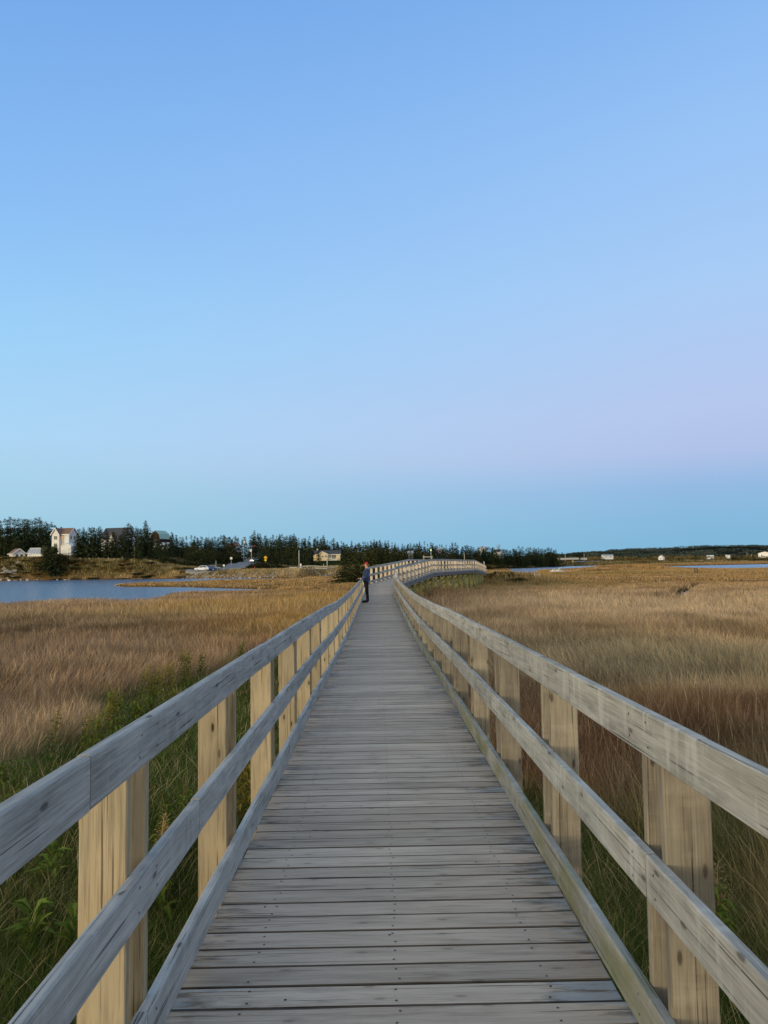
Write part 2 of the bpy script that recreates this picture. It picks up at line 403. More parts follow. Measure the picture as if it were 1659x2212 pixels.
# ------------------------------------------------------------------ terrain
MARSH, WATER = -1.35, -1.95
def wp(px, py, z=WATER):
    p = on_plane(px, py, z); return (p.x, p.y)
MAIN_WATER = [wp(-700, 1262), wp(0, 1255), wp(126, 1253), wp(276, 1251), wp(417, 1249.6), wp(530, 1249.4), wp(627, 1249), wp(652, 1248.4), wp(655, 1249.6),
              wp(640, 1251), wp(569, 1253), wp(477, 1254.5), wp(384, 1259), wp(314, 1260), wp(255, 1263.5), wp(239, 1265.5), wp(262, 1268),
              wp(330, 1268.5), wp(384, 1268.7), wp(480, 1271.5), wp(590, 1274.5), wp(590, 1281, -1.75), wp(500, 1284, -1.7), wp(436, 1285, -1.6), wp(390, 1286, -1.6), wp(335, 1293, -1.6), wp(352, 1298, -1.6),
              wp(300, 1304, -1.6), wp(262, 1307, -1.6), wp(173, 1306, -1.6), wp(68, 1309, -1.6), wp(0, 1317, -1.6), wp(-300, 1335, -1.6), wp(-900, 1345, -1.6)]
def dpt(px, d):
    p = at(px, 1210, d); return (p.x, p.y)
R_WATER = [dpt(1100, 450), dpt(1157, 470), dpt(1220, 495), dpt(1290, 525), dpt(1290, 390), dpt(1200, 335), dpt(1160, 315), dpt(1152, 250), dpt(1136, 226), dpt(1112, 270)]
R_WATER2 = [dpt(1300, 440), dpt(1390, 420), dpt(1465, 385), dpt(1530, 400), dpt(1700, 430), dpt(2300, 480), dpt(2300, 230), dpt(1700, 250), dpt(1560, 256), dpt(1467, 268), dpt(1420, 300), dpt(1380, 345), dpt(1300, 380)]
CREEK = [wp(1447, 1284, -1.2), wp(1462, 1270, -1.2), wp(1478, 1262, -1.2), wp(1502, 1257, -1.2), wp(1506, 1259, -1.2), wp(1490, 1267, -1.2), wp(1484, 1278, -1.2), wp(1466, 1286, -1.2)]
CREEK2 = [wp(1560, 1247, -1.2), wp(1700, 1246, -1.2), wp(1700, 1249, -1.2), wp(1600, 1250, -1.2)]
POOL = [wp(585, 1274, -1.5), wp(640, 1272, -1.5), wp(700, 1273, -1.5), wp(690, 1278, -1.5), wp(610, 1278, -1.5)]
def sdist(x, y, poly):
    """positive inside"""
    x = np.asarray(x, float); y = np.asarray(y, float)
    d = np.full(x.shape, 1e18); ins = np.zeros(x.shape, bool); n = len(poly)
    for i in range(n):
        ax, ay = poly[i]; bx, by = poly[(i + 1) % n]
        ex, ey = bx - ax, by - ay; wx, wy = x - ax, y - ay
        t = np.clip((wx * ex + wy * ey) / (ex * ex + ey * ey + 1e-12), 0, 1)
        d = np.minimum(d, (wx - ex * t) ** 2 + (wy - ey * t) ** 2)
        c = ((ay > y) != (by > y)); s = (bx - ax) * (y - ay) / ((by - ay) if by != ay else 1e-9) + ax
        ins ^= c & (x < s)
    d = np.sqrt(d); return np.where(ins, d, -d)
# far shore: where the marsh or the water ends and the land begins (x, y)
_sh = [(-900, 250), (*wp(-300, 1258),)] + [wp(0, 1255), wp(126, 1253), wp(276, 1251), wp(417, 1249.6), wp(530, 1249.2), wp(640, 1248.4)] + [dpt(700, 225), dpt(790, 222), dpt(900, 250), dpt(1000, 300), dpt(1060, 380), dpt(1104, 452), dpt(1200, 490), dpt(1290, 525)] + [dpt(1400, 700), dpt(1659, 800), (900, 900), (3000, 1200)]
SHX = np.array([p[0] for p in _sh]); SHY = np.array([p[1] for p in _sh])
_cp = []
def cp(px, py, d): p = at(px, py, d); _cp.append((p.x, p.y, p.z))
for a in [(-300, 1205, 275), (0, 1208, 262), (40, 1207, 268), (95, 1208, 265), (140, 1200, 288), (140, 1196, 330), (220, 1211, 252), (270, 1211, 252), (330, 1205, 275), (400, 1222, 240), (350, 1200, 300),
          (405, 1236, 239), (425, 1236.3, 238), (440, 1236.3, 238), (460, 1235.8, 239), (480, 1235, 240), (500, 1228, 258), (528, 1219, 295), (545, 1215, 322), (600, 1222, 255), (530, 1205, 345), (650, 1234, 233), (590, 1233, 236), (560, 1233, 236), (620, 1233, 236), (700, 1211, 300), (700, 1205, 345), (740, 1226, 240),
          (800, 1226, 240), (860, 1222, 290), (950, 1218, 300), (1050, 1219, 390), (1105, 1221, 460), (1200, 1217, 510), (1200, 1214, 640), (1300, 1212, 700), (1500, 1209, 950), (1659, 1206, 950), (1900, 1203, 1100)]: cp(*a)
CPT = np.array(_cp)
def ground(x, y):
    x = np.asarray(x, float); y = np.asarray(y, float)
    z = MARSH - .36 * sstep(45, 125, np.hypot(x, y)) + .22 * np.interp(y, [60, 150], [1, .5]) * (fbm(x / 9, y / 9, 3) - .5) + .1 * (fbm(x / 2.2, y / 2.2, 5) - .5)
    # low weedy berm beside the near boardwalk
    z = z + .18 * np.exp(-((x + 2.6) / 1.6) ** 2) * sstep(26, 6, y)
    # reedy mounds at the foot of the bridge and out in the marsh
    for (px, d, rx, ry, h) in ((1090, 118, 6.5, 9, .9), (1130, 112, 9, 5, .35), (1345, 250, 17, 8, 1.2), (1300, 235, 10, 6, .6), (900, 66, 4, 6, .25), (760, 95, 5, 9, .5)):
        p = at(px, 1225, d); z = z + h * np.exp(-((x - p.x) / rx) ** 2 - ((y - p.y) / ry) ** 2)
    for poly, w, dep in ((MAIN_WATER, 5, 1.3), (R_WATER, 8, 1.2), (R_WATER2, 8, 1.2), (CREEK, 1.2, .62), (CREEK2, 1.2, .5), (POOL, 1.5, .55)):
        s = sdist(x, y, poly); z = z - dep * sstep(-w * .35, w * .5, s)
    ys = np.interp(x, SHX, SHY)
    num = 0; den = 0
    for (cx, cy, cz) in CPT:
        w = 1.0 / (((x - cx) ** 2 + (y - cy) ** 2) / 100 + .3) ** 1.8; num = num + w * cz; den = den + w
    land = num / den
    far = sstep(1000, 2600, y); land = land * (1 - far) + far * (2 + 3 * fbm(x / 900, y / 900, 41))
    hill = sstep(1600, 2800, y) * 34 * np.exp(-((x - at(1590, 1200, 2600).x) / 620) ** 2) + sstep(1600, 2800, y) * (3 + 5 * fbm(x / 300, y / 300, 9))
    land = land + hill * (y < 9000)
    t = sstep(0, 1, (y - ys) / np.interp(x, [-250, -75, -58, -10, 40, 400], [12, 10, 6, 6, 30, 60]))
    land = land + .5 * (fbm(x / 14, y / 14, 23) - .5) * t
    zz = np.where(y > ys, z * (1 - t) + land * t, z)
    return zz

GOLD = np.array((.48, .29, .085)); BROWN = np.array((.39, .25, .145)); TAN = np.array((.60, .425, .245)); RUST = np.array((.24, .115, .055)); GREEN = np.array((.080, .122, .022))
GREY = np.array((.38, .315, .18)); DARK = np.array((.10, .07, .035)); ORANGE = np.array((.42, .25, .095)); MUD = np.array((.035, .028, .022)); STRAW = np.array((.62, .46, .23)); OLIVE = np.array((.20, .165, .06))
_zones = []
def zone(px, py, rx, ry, c, s):
    p = on_plane(px, py, -.9); _zones.append((p.x, p.y, rx, ry, c, s))
for a in [(300, 1353, 7, 2.2, DARK, .8), (200, 1362, 6, 1.6, DARK, .75), (60, 1375, 5, 2.2, DARK, .6), (430, 1342, 5, 2.5, DARK, .7), (520, 1440, 1.5, 2.2, DARK, .6), (250, 1500, 1.6, 1.5, DARK, .5), (620, 1340, 3.2, 9, GOLD, 1), (700, 1285, 5, 12, GOLD, 1), (560, 1300, 8, 9, GOLD, .85), (420, 1310, 9, 7, GOLD, .5), (60, 1330, 9, 5, OLIVE, .5), (480, 1340, 2.5, 5, RUST, .5), (150, 1400, 9, 6, BROWN, .6),  # leading DARK zones paint the ridge shadows into the left grass colour
          (560, 1380, 1.2, 3, RUST, .6), (1000, 1300, 5, 8, RUST, .75), (940, 1285, 5, 10, RUST, .7), (1300, 1300, 11, 9, TAN, .85), (1550, 1310, 9, 8, TAN, .85), (1200, 1290, 7, 9, TAN, .7), (1450, 1425, 3.4, 2.4, GREY, .8), (1250, 1385, 3, 2.5, GREY, .8),
          (1600, 1410, 3, 3, GREY, .7), (1580, 1540, 2.6, 1.6, RUST, .95), (1420, 1590, 1.8, 1.8, RUST, .9), (1250, 1640, 1.3, 2.0, RUST, .95), (1100, 1500, 1.3, 3, RUST, .7), (1650, 1640, 1.5, 1.2, DARK, .8), (1640, 1830, 1.3, 1.0, GREEN, .95), (1560, 1720, .9, .8, DARK, .7),
          (900, 1262, 8, 18, OLIVE, .9), (1090, 1252, 11, 14, OLIVE, .8), (1200, 1254, 12, 6, OLIVE, .7), (760, 1256, 10, 25, OLIVE, .5), (1345, 1231, 22, 16, OLIVE, .7), (500, 1262, 30, 12, ORANGE, .7), (620, 1262, 16, 18, ORANGE, .8)]: zone(*a)
def green_left(x, y):
    e = np.interp(y, [0, 8, 13, 17, 21, 25, 30], [-6.5, -5.9, -5.6, -5.3, -4.3, -3.0, -1.5]) + (fbm(np.asarray(y) / 2.5, np.asarray(x) / 2.5, 131) - .5) * 2.4
    return sstep(0, 1.1, x - e) * (np.asarray(x) < 0) * sstep(30, 22, y)
def green_right(x, y):
    e = np.interp(y, [0, 4, 6, 9, 12], [3.6, 3.3, 2.9, 1.9, 1.0]) + (fbm(np.asarray(y) / 2, np.asarray(x) / 2, 137) - .5) * 1.5
    return sstep(0, .7, e - x) * (np.asarray(x) > 0)
def grass_col(x, y):
    x = np.asarray(x, float); y = np.asarray(y, float)
    n1 = fbm(x / 5, y / 6, 61); n2 = fbm(x / 2.1, y / 3.2, 67); n3 = fbm(x / 30, y / 50, 71)
    c = np.where((x < 0)[..., None], BROWN, BROWN * .4 + TAN * .6)
    f = sstep(45, 120, y)[..., None]; c = c * (1 - f) + f * ORANGE
    c = c + (TAN - c) * (sstep(.5, .75, n1) * .45)[..., None] + (DARK * 1.5 - c) * (sstep(.46, .22, n2) * .65)[..., None]
    c = c + (GOLD - c) * (sstep(.5, .7, n3) * .3)[..., None]
    for (zx, zy, rx, ry, zc, s) in _zones:
        w = np.exp(-(((x - zx) / rx) ** 2 + ((y - zy) / ry) ** 2)) * s * (.55 + .9 * n2)
        c = c + (zc - c) * np.clip(w, 0, 1)[..., None]
    # green strip along both sides of the near boardwalk
    gl = green_left(x, y) * np.clip(.62 + .75 * n2, 0, 1)
    gr = green_right(x, y) * np.clip(.62 + .75 * n2, 0, 1)
    for g in (gl, gr): c = c + (GREEN - c) * np.clip(g, 0, 1)[..., None]
    ys = np.interp(x, SHX, SHY)
    b = sstep(0, 5, y - ys)[..., None]
    bank = OLIVE * (.5 + .8 * fbm(x / 6, y / 6, 88))[..., None] + (STRAW - OLIVE) * (sstep(.52, .75, fbm(x / 8, y / 5, 81)) * .7)[..., None]
    bank = np.where((x > -45)[..., None] & (x < 5)[..., None], bank * .5 + STRAW * .45, bank)
    c = c * (1 - b) + bank * b
    forest = sstep(25, 60, y - ys)[..., None]; c = c * (1 - forest) + forest * np.array((.05, .052, .022))
    # mown lawn below the bungalow
    lw = on_plane(715, 1213, 2.2); p = at(715, 1214, 278)
    w = np.exp(-(((x - p.x) / 13) ** 2 + ((y - p.y) / 22) ** 2)); w = np.clip(w * 1.6, 0, 1)[..., None]
    c = c * (1 - w) + w * np.array((.075, .095, .03))
    far = sstep(1100, 2000, y)[..., None]; c = c * (1 - far) + far * np.array((.045, .055, .04))
    return c

angs = np.concatenate([np.linspace(-180, -50, 40)[:-1], np.linspace(-50, -34, 40)[:-1], np.linspace(-34, 34, 460), np.linspace(34, 50, 40)[1:], np.linspace(50, 180, 40)[1:]])
rads = np.concatenate([[0.0], np.geomspace(.8, 120, 150), np.geomspace(121, 560, 190), np.geomspace(570, 9000, 70)])
A, RR = np.meshgrid(np.radians(angs), rads, indexing='ij')
gx = RR * np.sin(A); gy = RR * np.cos(A)
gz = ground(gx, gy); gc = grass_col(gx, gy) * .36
for poly in (MAIN_WATER, R_WATER, R_WATER2, CREEK, CREEK2, POOL):
    w = sstep(-1.0, .3, sdist(gx, gy, poly))[..., None]; gc = gc * (1 - w) + w * MUD
na, nr = gx.shape
ii = np.arange(na * nr).reshape(na, nr)
q = np.stack([ii[:-1, :-1], ii[:-1, 1:], ii[1:, 1:], ii[1:, :-1]], -1).reshape(-1, 4)[:, ::-1]
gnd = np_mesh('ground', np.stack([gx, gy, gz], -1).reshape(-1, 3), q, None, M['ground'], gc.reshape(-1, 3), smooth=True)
tag(gnd, 'salt marsh ground rising to a low bank and wooded shore', 'ground', kind='structure')
wm = MB(); wm.face([(-3000, -200, WATER), (3000, -200, WATER), (3000, 1600, WATER), (-3000, 1600, WATER)])
water = wm.build('water', M['water']); tag(water, 'calm blue water of the tidal inlet between marsh and shore', 'water', kind='structure')

def gz1(x, y): return float(ground(np.array([x]), np.array([y]))[0])

# ------------------------------------------------------------------ the boardwalk line
Z_PTS = [(-2, .023), (0, 0), (5, -.058), (10, -.116), (14, -.215), (20, -.265), (28, -.25), (36, -.195), (42, -.18)]
def deckz(y): return float(np.interp(y, [p[0] for p in Z_PTS], [p[1] for p in Z_PTS]))
XL, XR = -.737, .833                   # inner faces of the two railings
RAIL_H = 1.07
A_END = 42.0
def r1(px, py, d): p = at(px, py, d); return Vector((p.x, p.y, p.z - RAIL_H))
Rp = [Vector((XR, A_END, deckz(A_END))), r1(852, 1224, 47.5), r1(931.3, 1207, 64), r1(1025.3, 1209.2, 88), r1(1048, 1220.5, 113)]
Lp = [Vector((XL, A_END, deckz(A_END)))]
for i in range(1, 5):
    d0 = (Rp[i] - Rp[i - 1]); d1 = (Rp[min(i + 1, 4)] - Rp[i]) if i < 4 else d0
    d = (d0.normalized() + d1.normalized()); nrm = Vector((-d.y, d.x, 0)).normalized()
    wdt = [0, 1.62, 1.85, 1.85, 1.85][i]
    Lp.append(Rp[i] + nrm * wdt)
Lp[1] = Vector((Lp[1].x, Lp[1].y, Lp[1].z))

UP = Vector((0, 0, 1))
def jit(a): return random.uniform(-a, a)

def rails(parent, side, line, joints, mats, near=False):
    """three courses of boards along a rail line; side -1 left, +1 right (outside direction)"""
    for name, zc, mk, js in (('top_rail', RAIL_H - .07, mats[0], joints[0]), ('mid_rail', .545, mats[1], joints[1]), ('kick_board', .10, mats[2], joints[2])):
        for a, b in zip(js[:-1], js[1:]):
            p, q = line(a + .003), line(b - .003)
            d = (q - p); out = Vector((d.y, -d.x, 0)).normalized() * side
            mb = MB(); L = d.length; o1, o2 = jit(.004), jit(.004)
            mb.board(p + UP * (zc + o1) + out * .019, q + UP * (zc + o2) + out * .019, UP, .14, .038, .005)
            if near:
                for yy in near:
                    if a + .03 < yy < min(b, 16) - .03:
                        pp = line(yy) + UP * zc - out * .0012
                        for k in (-.035, .035):
                            c = pp + UP * (k + jit(.008)) + d.normalized() * jit(.02); e = d.normalized() * .0055; f = UP * .0055
                            mb.face([c - e, c - f, c + e, c + f][::side], None, 1, 1)
            mb.build(name, [mk, M['screw']], parent)

def lineL(y): return Vector((XL, y, deckz(y)))
def lineR(y): return Vector((XR, y, deckz(y)))
def jl(first, step, end, start=-1.2):
    j = [start]; x = first
    while x < end - .8: j.append(x); x += step
    j.append(end); return j

bw = empty('boardwalk', (0, 0, 0))
tag(bw, 'long straight grey plank boardwalk with three-board railings, running from the camera', 'boardwalk')
# deck planks
dk = MB(); y = -1.2; k = 0
PW, GAP = .134, .010
while y < A_END:
    w = PW + jit(.0015); yc = y + w / 2; zz = deckz(yc)
    e0 = XL - .02 + jit(.012); e1 = XR + .02 + jit(.012)
    cxm = (XL + XR) / 2; dz = jit(.0015)
    t = random.choice([random.uniform(.78, .92), random.uniform(.9, 1.06), random.uniform(.95, 1.16)])
    uo, vo = 0, random.uniform(0, 300)
    near = yc < 14
    ch = .004 if yc < 24 else 0
    dk.board((e0, yc, zz - .019 + dz), (e1, yc, zz - .019 + dz + jit(.001)), (0, 1, 0), w, .038, ch, tint=t, u0=e0 - cxm, edge=.24)  # edge: darkness of the gaps coloured into plank sides and chamfers
    if yc < 16:
        for sxp in (-.50, .048, .60):
            for dy in (-.036, .036):
                if random.random() < .94:
                    dk.disc((sxp + jit(.012), yc + dy + jit(.006), zz + .0012 + dz), .0052, 7, 1)
        if random.random() < .25: dk.disc((random.uniform(e0, e1), yc + jit(.04), zz + .0012 + dz), .006, 7, 1)
    y += w + GAP; k += 1
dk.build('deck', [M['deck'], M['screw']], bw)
for xs in (XL - .01, (XL + XR) / 2, XR + .01):
    st = MB(); ys_ = [-1.2, 3, 8, 12, 17, 23, 30, 36, 41.9]
    for a, b in zip(ys_[:-1], ys_[1:]):
        st.board((xs, a, deckz(a) - .04 - .12), (xs, b - .002, deckz(b) - .04 - .12), UP, .235, .045, 0)
    st.build('stringer', M['beam_dark'], bw)
rails(bw, -1, lineL, (jl(2.0, 3.05, A_END), jl(3.2, 3.25, A_END), jl(2.50, 3.1, A_END)), (M['rail_grey'], M['rail_grey'], M['rail_grey']), [2.42 + 1.572 * k + o for k in range(-2, 9) for o in (0, .18)])
rails(bw, 1, lineR, (jl(.4, 3.02, A_END), jl(2.50, 3.3, A_END), jl(1.6, 3.2, A_END)), (M['rail_pale'], M['rail_pale'], M['kick_mossy']), [2.43 + 1.62 * k + o for k in range(-2, 9) for o in (0, .18)])
def post_pair(x_in, side, y, mat):
    """two upright planks either side of a bearer, behind the rails"""
    mb = MB(); zz = deckz(y)
    w = .145
    for dy in (0.019, .199):
        cxx = x_in + side * (w / 2 + .0005)
        lean = jit(.006)
        g = min(-.55, gz1(cxx, y) - zz - .1)
        mb.board((cxx + jit(.003), y + dy, zz + g), (cxx + lean, y + dy + jit(.004), zz + .925 + jit(.012)), (1, 0, 0), w + jit(.003), .038, .004)
    # bearer end between the planks
    mb.board((x_in + side * .02, y + .109, zz - .30), (x_in + side * .17, y + .109, zz - .30), UP, .19, .138, .006)
    return mb.build('post', mat, bw)
yL = 2.40
while yL < A_END - .4: post_pair(XL - .0385, -1, yL, M['post_yellow']); yL += 1.572
yR = 2.41
while yR < A_END - .4: post_pair(XR + .0385, 1, yR, M['post_shaded']); yR += 1.62
post_pair(XL - .0385, -1, .83, M['post_yellow']); post_pair(XR + .0385, 1, .79, M['post_shaded'])

# ------------------------------------------------------------------ the footbridge beyond the bend
fbr = empty('footbridge', tuple(Rp[0]))
tag(fbr, 'humped timber footbridge on mossy braced piles beyond the bend in the boardwalk', 'footbridge')
FB = Vector(Rp[0])
def poly_len(P):
    L = [0]
    for a, b in zip(P[:-1], P[1:]): L.append(L[-1] + (b - a).length)
    return L
def poly_at(P, L, s):
    s = max(0, min(L[-1], s))
    for i in range(len(P) - 1):
        if s <= L[i + 1] + 1e-9:
            t = (s - L[i]) / (L[i + 1] - L[i]); return P[i].lerp(P[i + 1], t), (P[i + 1] - P[i]).normalized()
    return P[-1], (P[-1] - P[-2]).normalized()
LR, LL = poly_len(Rp), poly_len(Lp)
LOC = lambda p: Vector(p) - FB
dk2 = MB()
for i in range(4):
    n = int((Rp[i + 1] - Rp[i]).length / .144)
    for k in range(n):
        t0, t1 = k / n, (k + .962) / n
        r0, r1_, l0, l1 = Rp[i].lerp(Rp[i + 1], t0), Rp[i].lerp(Rp[i + 1], t1), Lp[i].lerp(Lp[i + 1], t0), Lp[i].lerp(Lp[i + 1], t1)
        tt = random.uniform(.84, 1.14); v = random.uniform(0, 300); hw = (r0 - l0).length / 2
        T = [LOC(r0), LOC(r1_), LOC(l1), LOC(l0)]; Bt = [p - UP * .038 for p in T]
        dk2.face(T, [(hw, v), (hw, v + .14), (-hw, v + .14), (-hw, v)], tt)
        dk2.face([Bt[3], Bt[2], Bt[1], Bt[0]], [(-hw, v), (-hw, v + .14), (hw, v + .14), (hw, v)], tt)
        for a, b in ((0, 3), (2, 1), (1, 0), (3, 2)):
            dk2.face([T[a], T[b], Bt[b], Bt[a]], [(hw, v), (hw, v + .1), (hw, v + .1), (hw, v)], tt)
dk2.build('deck', M['deck'], fbr)
for side, P, L in ((1, Rp, LR), (-1, Lp, LL)):
    for i in range(4):
        d = (P[i + 1] - P[i]); seg = d.length; nb = max(1, round(seg / 4.2)); out = Vector((d.y, -d.x, 0)).normalized() * side
        for name, zc in (('top_rail', RAIL_H - .07), ('mid_rail', .545), ('kick_board', .13)):
            for k in range(nb):
                mb = MB(); a = P[i].lerp(P[i + 1], k / nb); b = P[i].lerp(P[i + 1], (k + 1) / nb)
                mb.board(LOC(a) + UP * zc + out * .019, LOC(b) + UP * zc + out * .019, UP, .14, .038, 0)
                mb.build(name, M['rail_grey'], fbr)
        st = MB(); st.board(LOC(P[i]) - UP * .17 + out * .01, LOC(P[i + 1]) - UP * .17 + out * .01, UP, .26, .05, 0)
        st.build('stringer', M['beam_dark'], fbr)
        for nm, z0, hh, tt, mt in (('edge_board', -.055, .09, .03, 'rail_grey'), ('outer_beam', -.245, .27, .05, 'beam_dark')):
            st = MB(); o_ = out * (.19 + tt / 2); st.board(LOC(P[i]) + UP * z0 + o_, LOC(P[i + 1]) + UP * z0 + o_, UP, hh, tt, 0); st.build(nm, M[mt], fbr)
    s = .5
    while s < L[-1] - .2:
        p, d = poly_at(P, L, s); out = Vector((d.y, -d.x, 0)).normalized() * side; df = Vector((d.x, d.y, 0)).normalized()
        mb = MB(); c = LOC(p) + out * (.04 + .07)
        for off in (0, .17):
            mb.board(c + df * off - UP * .47, c + df * off + UP * .93, out, .14, .038, 0)
        mb.build('post', M['bridge_post'], fbr); s += 1.66
# piles and braces in bents
s = 3.0; bent = 0
while s < LR[-1] - 6:
    pr, d = poly_at(Rp, LR, s); pl, _ = poly_at(Lp, LL, s * LL[-1] / LR[-1])
    df = Vector((d.x, d.y, 0)).normalized(); tops = []
    for p in (pr, pl):
        g = gz1(p.x, p.y); mb = MB(); c = LOC(p)
        mb.tube([Vector((c.x, c.y, g - .4 - FB.z)), Vector((c.x + jit(.03), c.y, c.z - .5)), Vector((c.x, c.y, c.z - .30))], [.15, .14, .135], 9, tint=random.uniform(.85, 1.15))
        mb.build('pile', M['pile'], fbr); tops.append((c, g - FB.z))
    (cr, gr), (cl, gl) = tops
    mb = MB(); mb.board(cr - UP * .42 + df * .17, cl - UP * .42 + df * .17, UP, .24, .09, 0); mb.build('cap_beam', M['pile'], fbr)
    h = cr.z - .55 - gr
    if h > .7:
        for a, b in ((cr, cl), (cl, cr)):
            mb = MB(); sg = .16 if a is cr else -.17
            mb.board(Vector((a.x, a.y, a.z - .55)) + df * sg, Vector((b.x, b.y, max(gr, gl) + .25)) + df * sg, UP, .18, .05, 0); mb.build('cross_brace', M['pile'], fbr)
        if bent % 2 == 0 and s + 3.3 < LR[-1] - 6:
            for P, L in ((Rp, LR), (Lp, LL)):
                p2, _ = poly_at(P, L, (s + 3.3) * L[-1] / LR[-1]); p1, _ = poly_at(P, L, s * L[-1] / LR[-1])
                mb = MB(); a, b = LOC(p1), LOC(p2); mb.board(Vector((a.x + .2, a.y, a.z - .5)), Vector((b.x + .2, b.y, gz1(p2.x, p2.y) - FB.z + .4)), UP, .18, .05, 0)
                mb.build('side_brace', M['pile'], fbr)
    s += 3.3; bent += 1

exec_after = []
# ------------------------------------------------------------------ grass and reeds
def blades(n, r0, r1, hfun, segs, wmin, wk, half=36.0, accept=None, pale=0.0):
    th = np.radians(RNG.uniform(-half, half, n)); r = np.sqrt(RNG.uniform(r0 * r0, r1 * r1, n))
    x = r * np.sin(th); y = r * np.cos(th)
    k = np.ones(n, bool)
    k &= ~((x > XL - .24) & (x < XR + .24) & (y < A_END + .4))
    for poly in (MAIN_WATER, R_WATER, R_WATER2, CREEK, CREEK2, POOL): k &= sdist(x, y, poly) < RNG.uniform(-.8, .1, n)
    if r1 > 44:
        for i in range(4):      # nothing grows up through the footbridge deck
            a, b = (Rp[i] + Lp[i]) / 2, (Rp[i + 1] + Lp[i + 1]) / 2
            ex, ey = b.x - a.x, b.y - a.y; t = np.clip(((x - a.x) * ex + (y - a.y) * ey) / (ex * ex + ey * ey), 0, 1)
            k &= ~((np.hypot(x - a.x - ex * t, y - a.y - ey * t) < 1.2) & (y < 52))
    if r1 > 200:
        for (px, py, d, rr) in ROADPTS: 
            p = at(px, py, d); k &= np.hypot(x - p.x, y - p.y) > rr
    x, y, r = x[k], y[k], r[k]
    if accept is not None: k = accept(x, y, r); x, y, r = x[k], y[k], r[k]
    n = len(x); z = ground(x, y) - .02
    h = hfun(x, y, r) * RNG.uniform(.65, 1.15, n)
    w = np.maximum(wmin, wk * r) * RNG.uniform(.6, 1.2, n)
    c = grass_col(x, y)
    gness = np.clip((c[:, 1] - c[:, 0]) / .03 + .5, 0, 1)
    # strays: straw and dead brown stems among the green, pale seed heads among the brown
    u = RNG.random(n)
    c = np.where((u < .13)[:, None] & (gness > .4)[:, None], STRAW * .7, c); c = np.where((u > .86)[:, None] & (gness > .4)[:, None], OLIVE, c)
    c = np.where((u < .10)[:, None] & (gness <= .4)[:, None], c * .45 + TAN * .6, c); c = np.where((u > .9)[:, None] & (gness <= .4)[:, None], c * .5 + RUST * .4, c)
    am = .5 if r1 <= 110 else .28
    c = c * (RNG.uniform(1 - am, 1 + am, n) * (.55 + .9 * fbm(x / 1.3, y / 1.8, 97)))[:, None]
    if pale: c = c * (1 - pale) + pale * (TAN * RNG.uniform(.7, 1.35, n)[:, None])
    fa = RNG.uniform(0, 2 * PI, n); wx, wy = np.cos(fa) * w / 2, np.sin(fa) * w / 2
    # the wind lays the stems over, away from the viewer; gusts differ from patch to patch
    g = fbm(x / 5, y / 8, 91)
    la = np.radians(90 + (fbm(x / 6, y / 6, 95) - .5) * 130) + RNG.normal(0, .75 + .5 * gness, n)
    bend = np.clip(.18 + .55 * g + RNG.normal(0, .16, n) + .35 * gness * RNG.random(n), .02, 1.1) * h
    lx, ly = np.cos(la) * bend, np.sin(la) * bend
    ts = {3: (0, .38, .72, 1.0), 2: (0, .55, 1.0), 1: (0, 1.0)}[segs]
    V = []
    for i, t in enumerate(ts):
        px, py, pz = x + lx * t ** 1.8, y + ly * t ** 1.8, z + h * t * (1 - .22 * t * np.clip(bend / h, 0, 1))
        if t < 1:
            ww = (1 - .45 * t); V.append(np.stack([px - wx * ww, py - wy * ww, pz], -1)); V.append(np.stack([px + wx * ww, py + wy * ww, pz], -1))
        else: V.append(np.stack([px, py, pz], -1))
    nv = len(V); verts = np.stack(V, 1).reshape(-1, 3); base = np.arange(n) * nv
    quads = [np.stack([base + 2 * i, base + 2 * i + 1, base + 2 * i + 3, base + 2 * i + 2], -1) for i in range(segs - 1)]
    tri = np.stack([base + 2 * (segs - 1), base + 2 * (segs - 1) + 1, base + 2 * segs], -1)
    cols = np.repeat(c, nv, 0)
    return verts, (np.concatenate(quads) if quads else np.zeros((0, 4), int)), tri, cols
ROADPTS = [(415, 1236, 241, 4), (425, 1236, 241, 5), (440, 1236, 242, 7), (460, 1234, 242, 7), (478, 1234, 243, 7), (495, 1230, 249, 6.5), (505, 1226, 259, 6), (515, 1223, 272, 6), (525, 1220, 288, 6), (535, 1217, 306, 6), (545, 1215, 322, 6)]
def h_marsh(x, y, r):
    h = .30 + .50 * fbm(x / 6, y / 8, 31) + .18 * fbm(x / 1.5, y / 1.5, 33)
    h = h * (1 - .5 * green_left(x, y)) * (1 - .35 * green_right(x, y))
    h = h + .35 * np.exp(-((x - 4.5) / 2.2) ** 2) * sstep(14, 5, y)
    h = h * np.interp(r, [55, 120, 250], [1.0, .5, .32])
    for (px, d, rr, e) in ((1090, 118, 9, .9), (1110, 112, 8, .5), (1345, 250, 18, .9), (900, 66, 6, .5)):
        p = at(px, 1225, d); h = h + e * np.exp(-((x - p.x) ** 2 + (y - p.y) ** 2) / rr ** 2)
    ys = np.interp(x, SHX, SHY)
    return h + .75 * sstep(0, 6, y - ys) * sstep(60, 20, y - ys)
def build_grass(name, parts, label, cat):
    V = []; Q = []; T = []; C = []; o = 0
    for v, q, t, c in parts:
        V.append(v); Q.append(q + o); T.append(t + o); C.append(c); o += len(v)
    g = np_mesh(name, np.concatenate(V), np.concatenate(Q), np.concatenate(T), M['grass'], np.concatenate(C))
    tag(g, label, cat, kind='stuff'); return g
GD = 1.0
build_grass('near_grass', [blades(int(95000 * GD), 2.5, 7, h_marsh, 3, .0042, .0007, 44), blades(int(210000 * GD), 7, 16, h_marsh, 3, .005, .0009), blades(4500, 6, 16, lambda x, y, r: 1.28 * h_marsh(x, y, r), 3, .006, .0009, 38, None, .6)],
            'tangled green and straw grass growing close beside the boardwalk', 'grass')
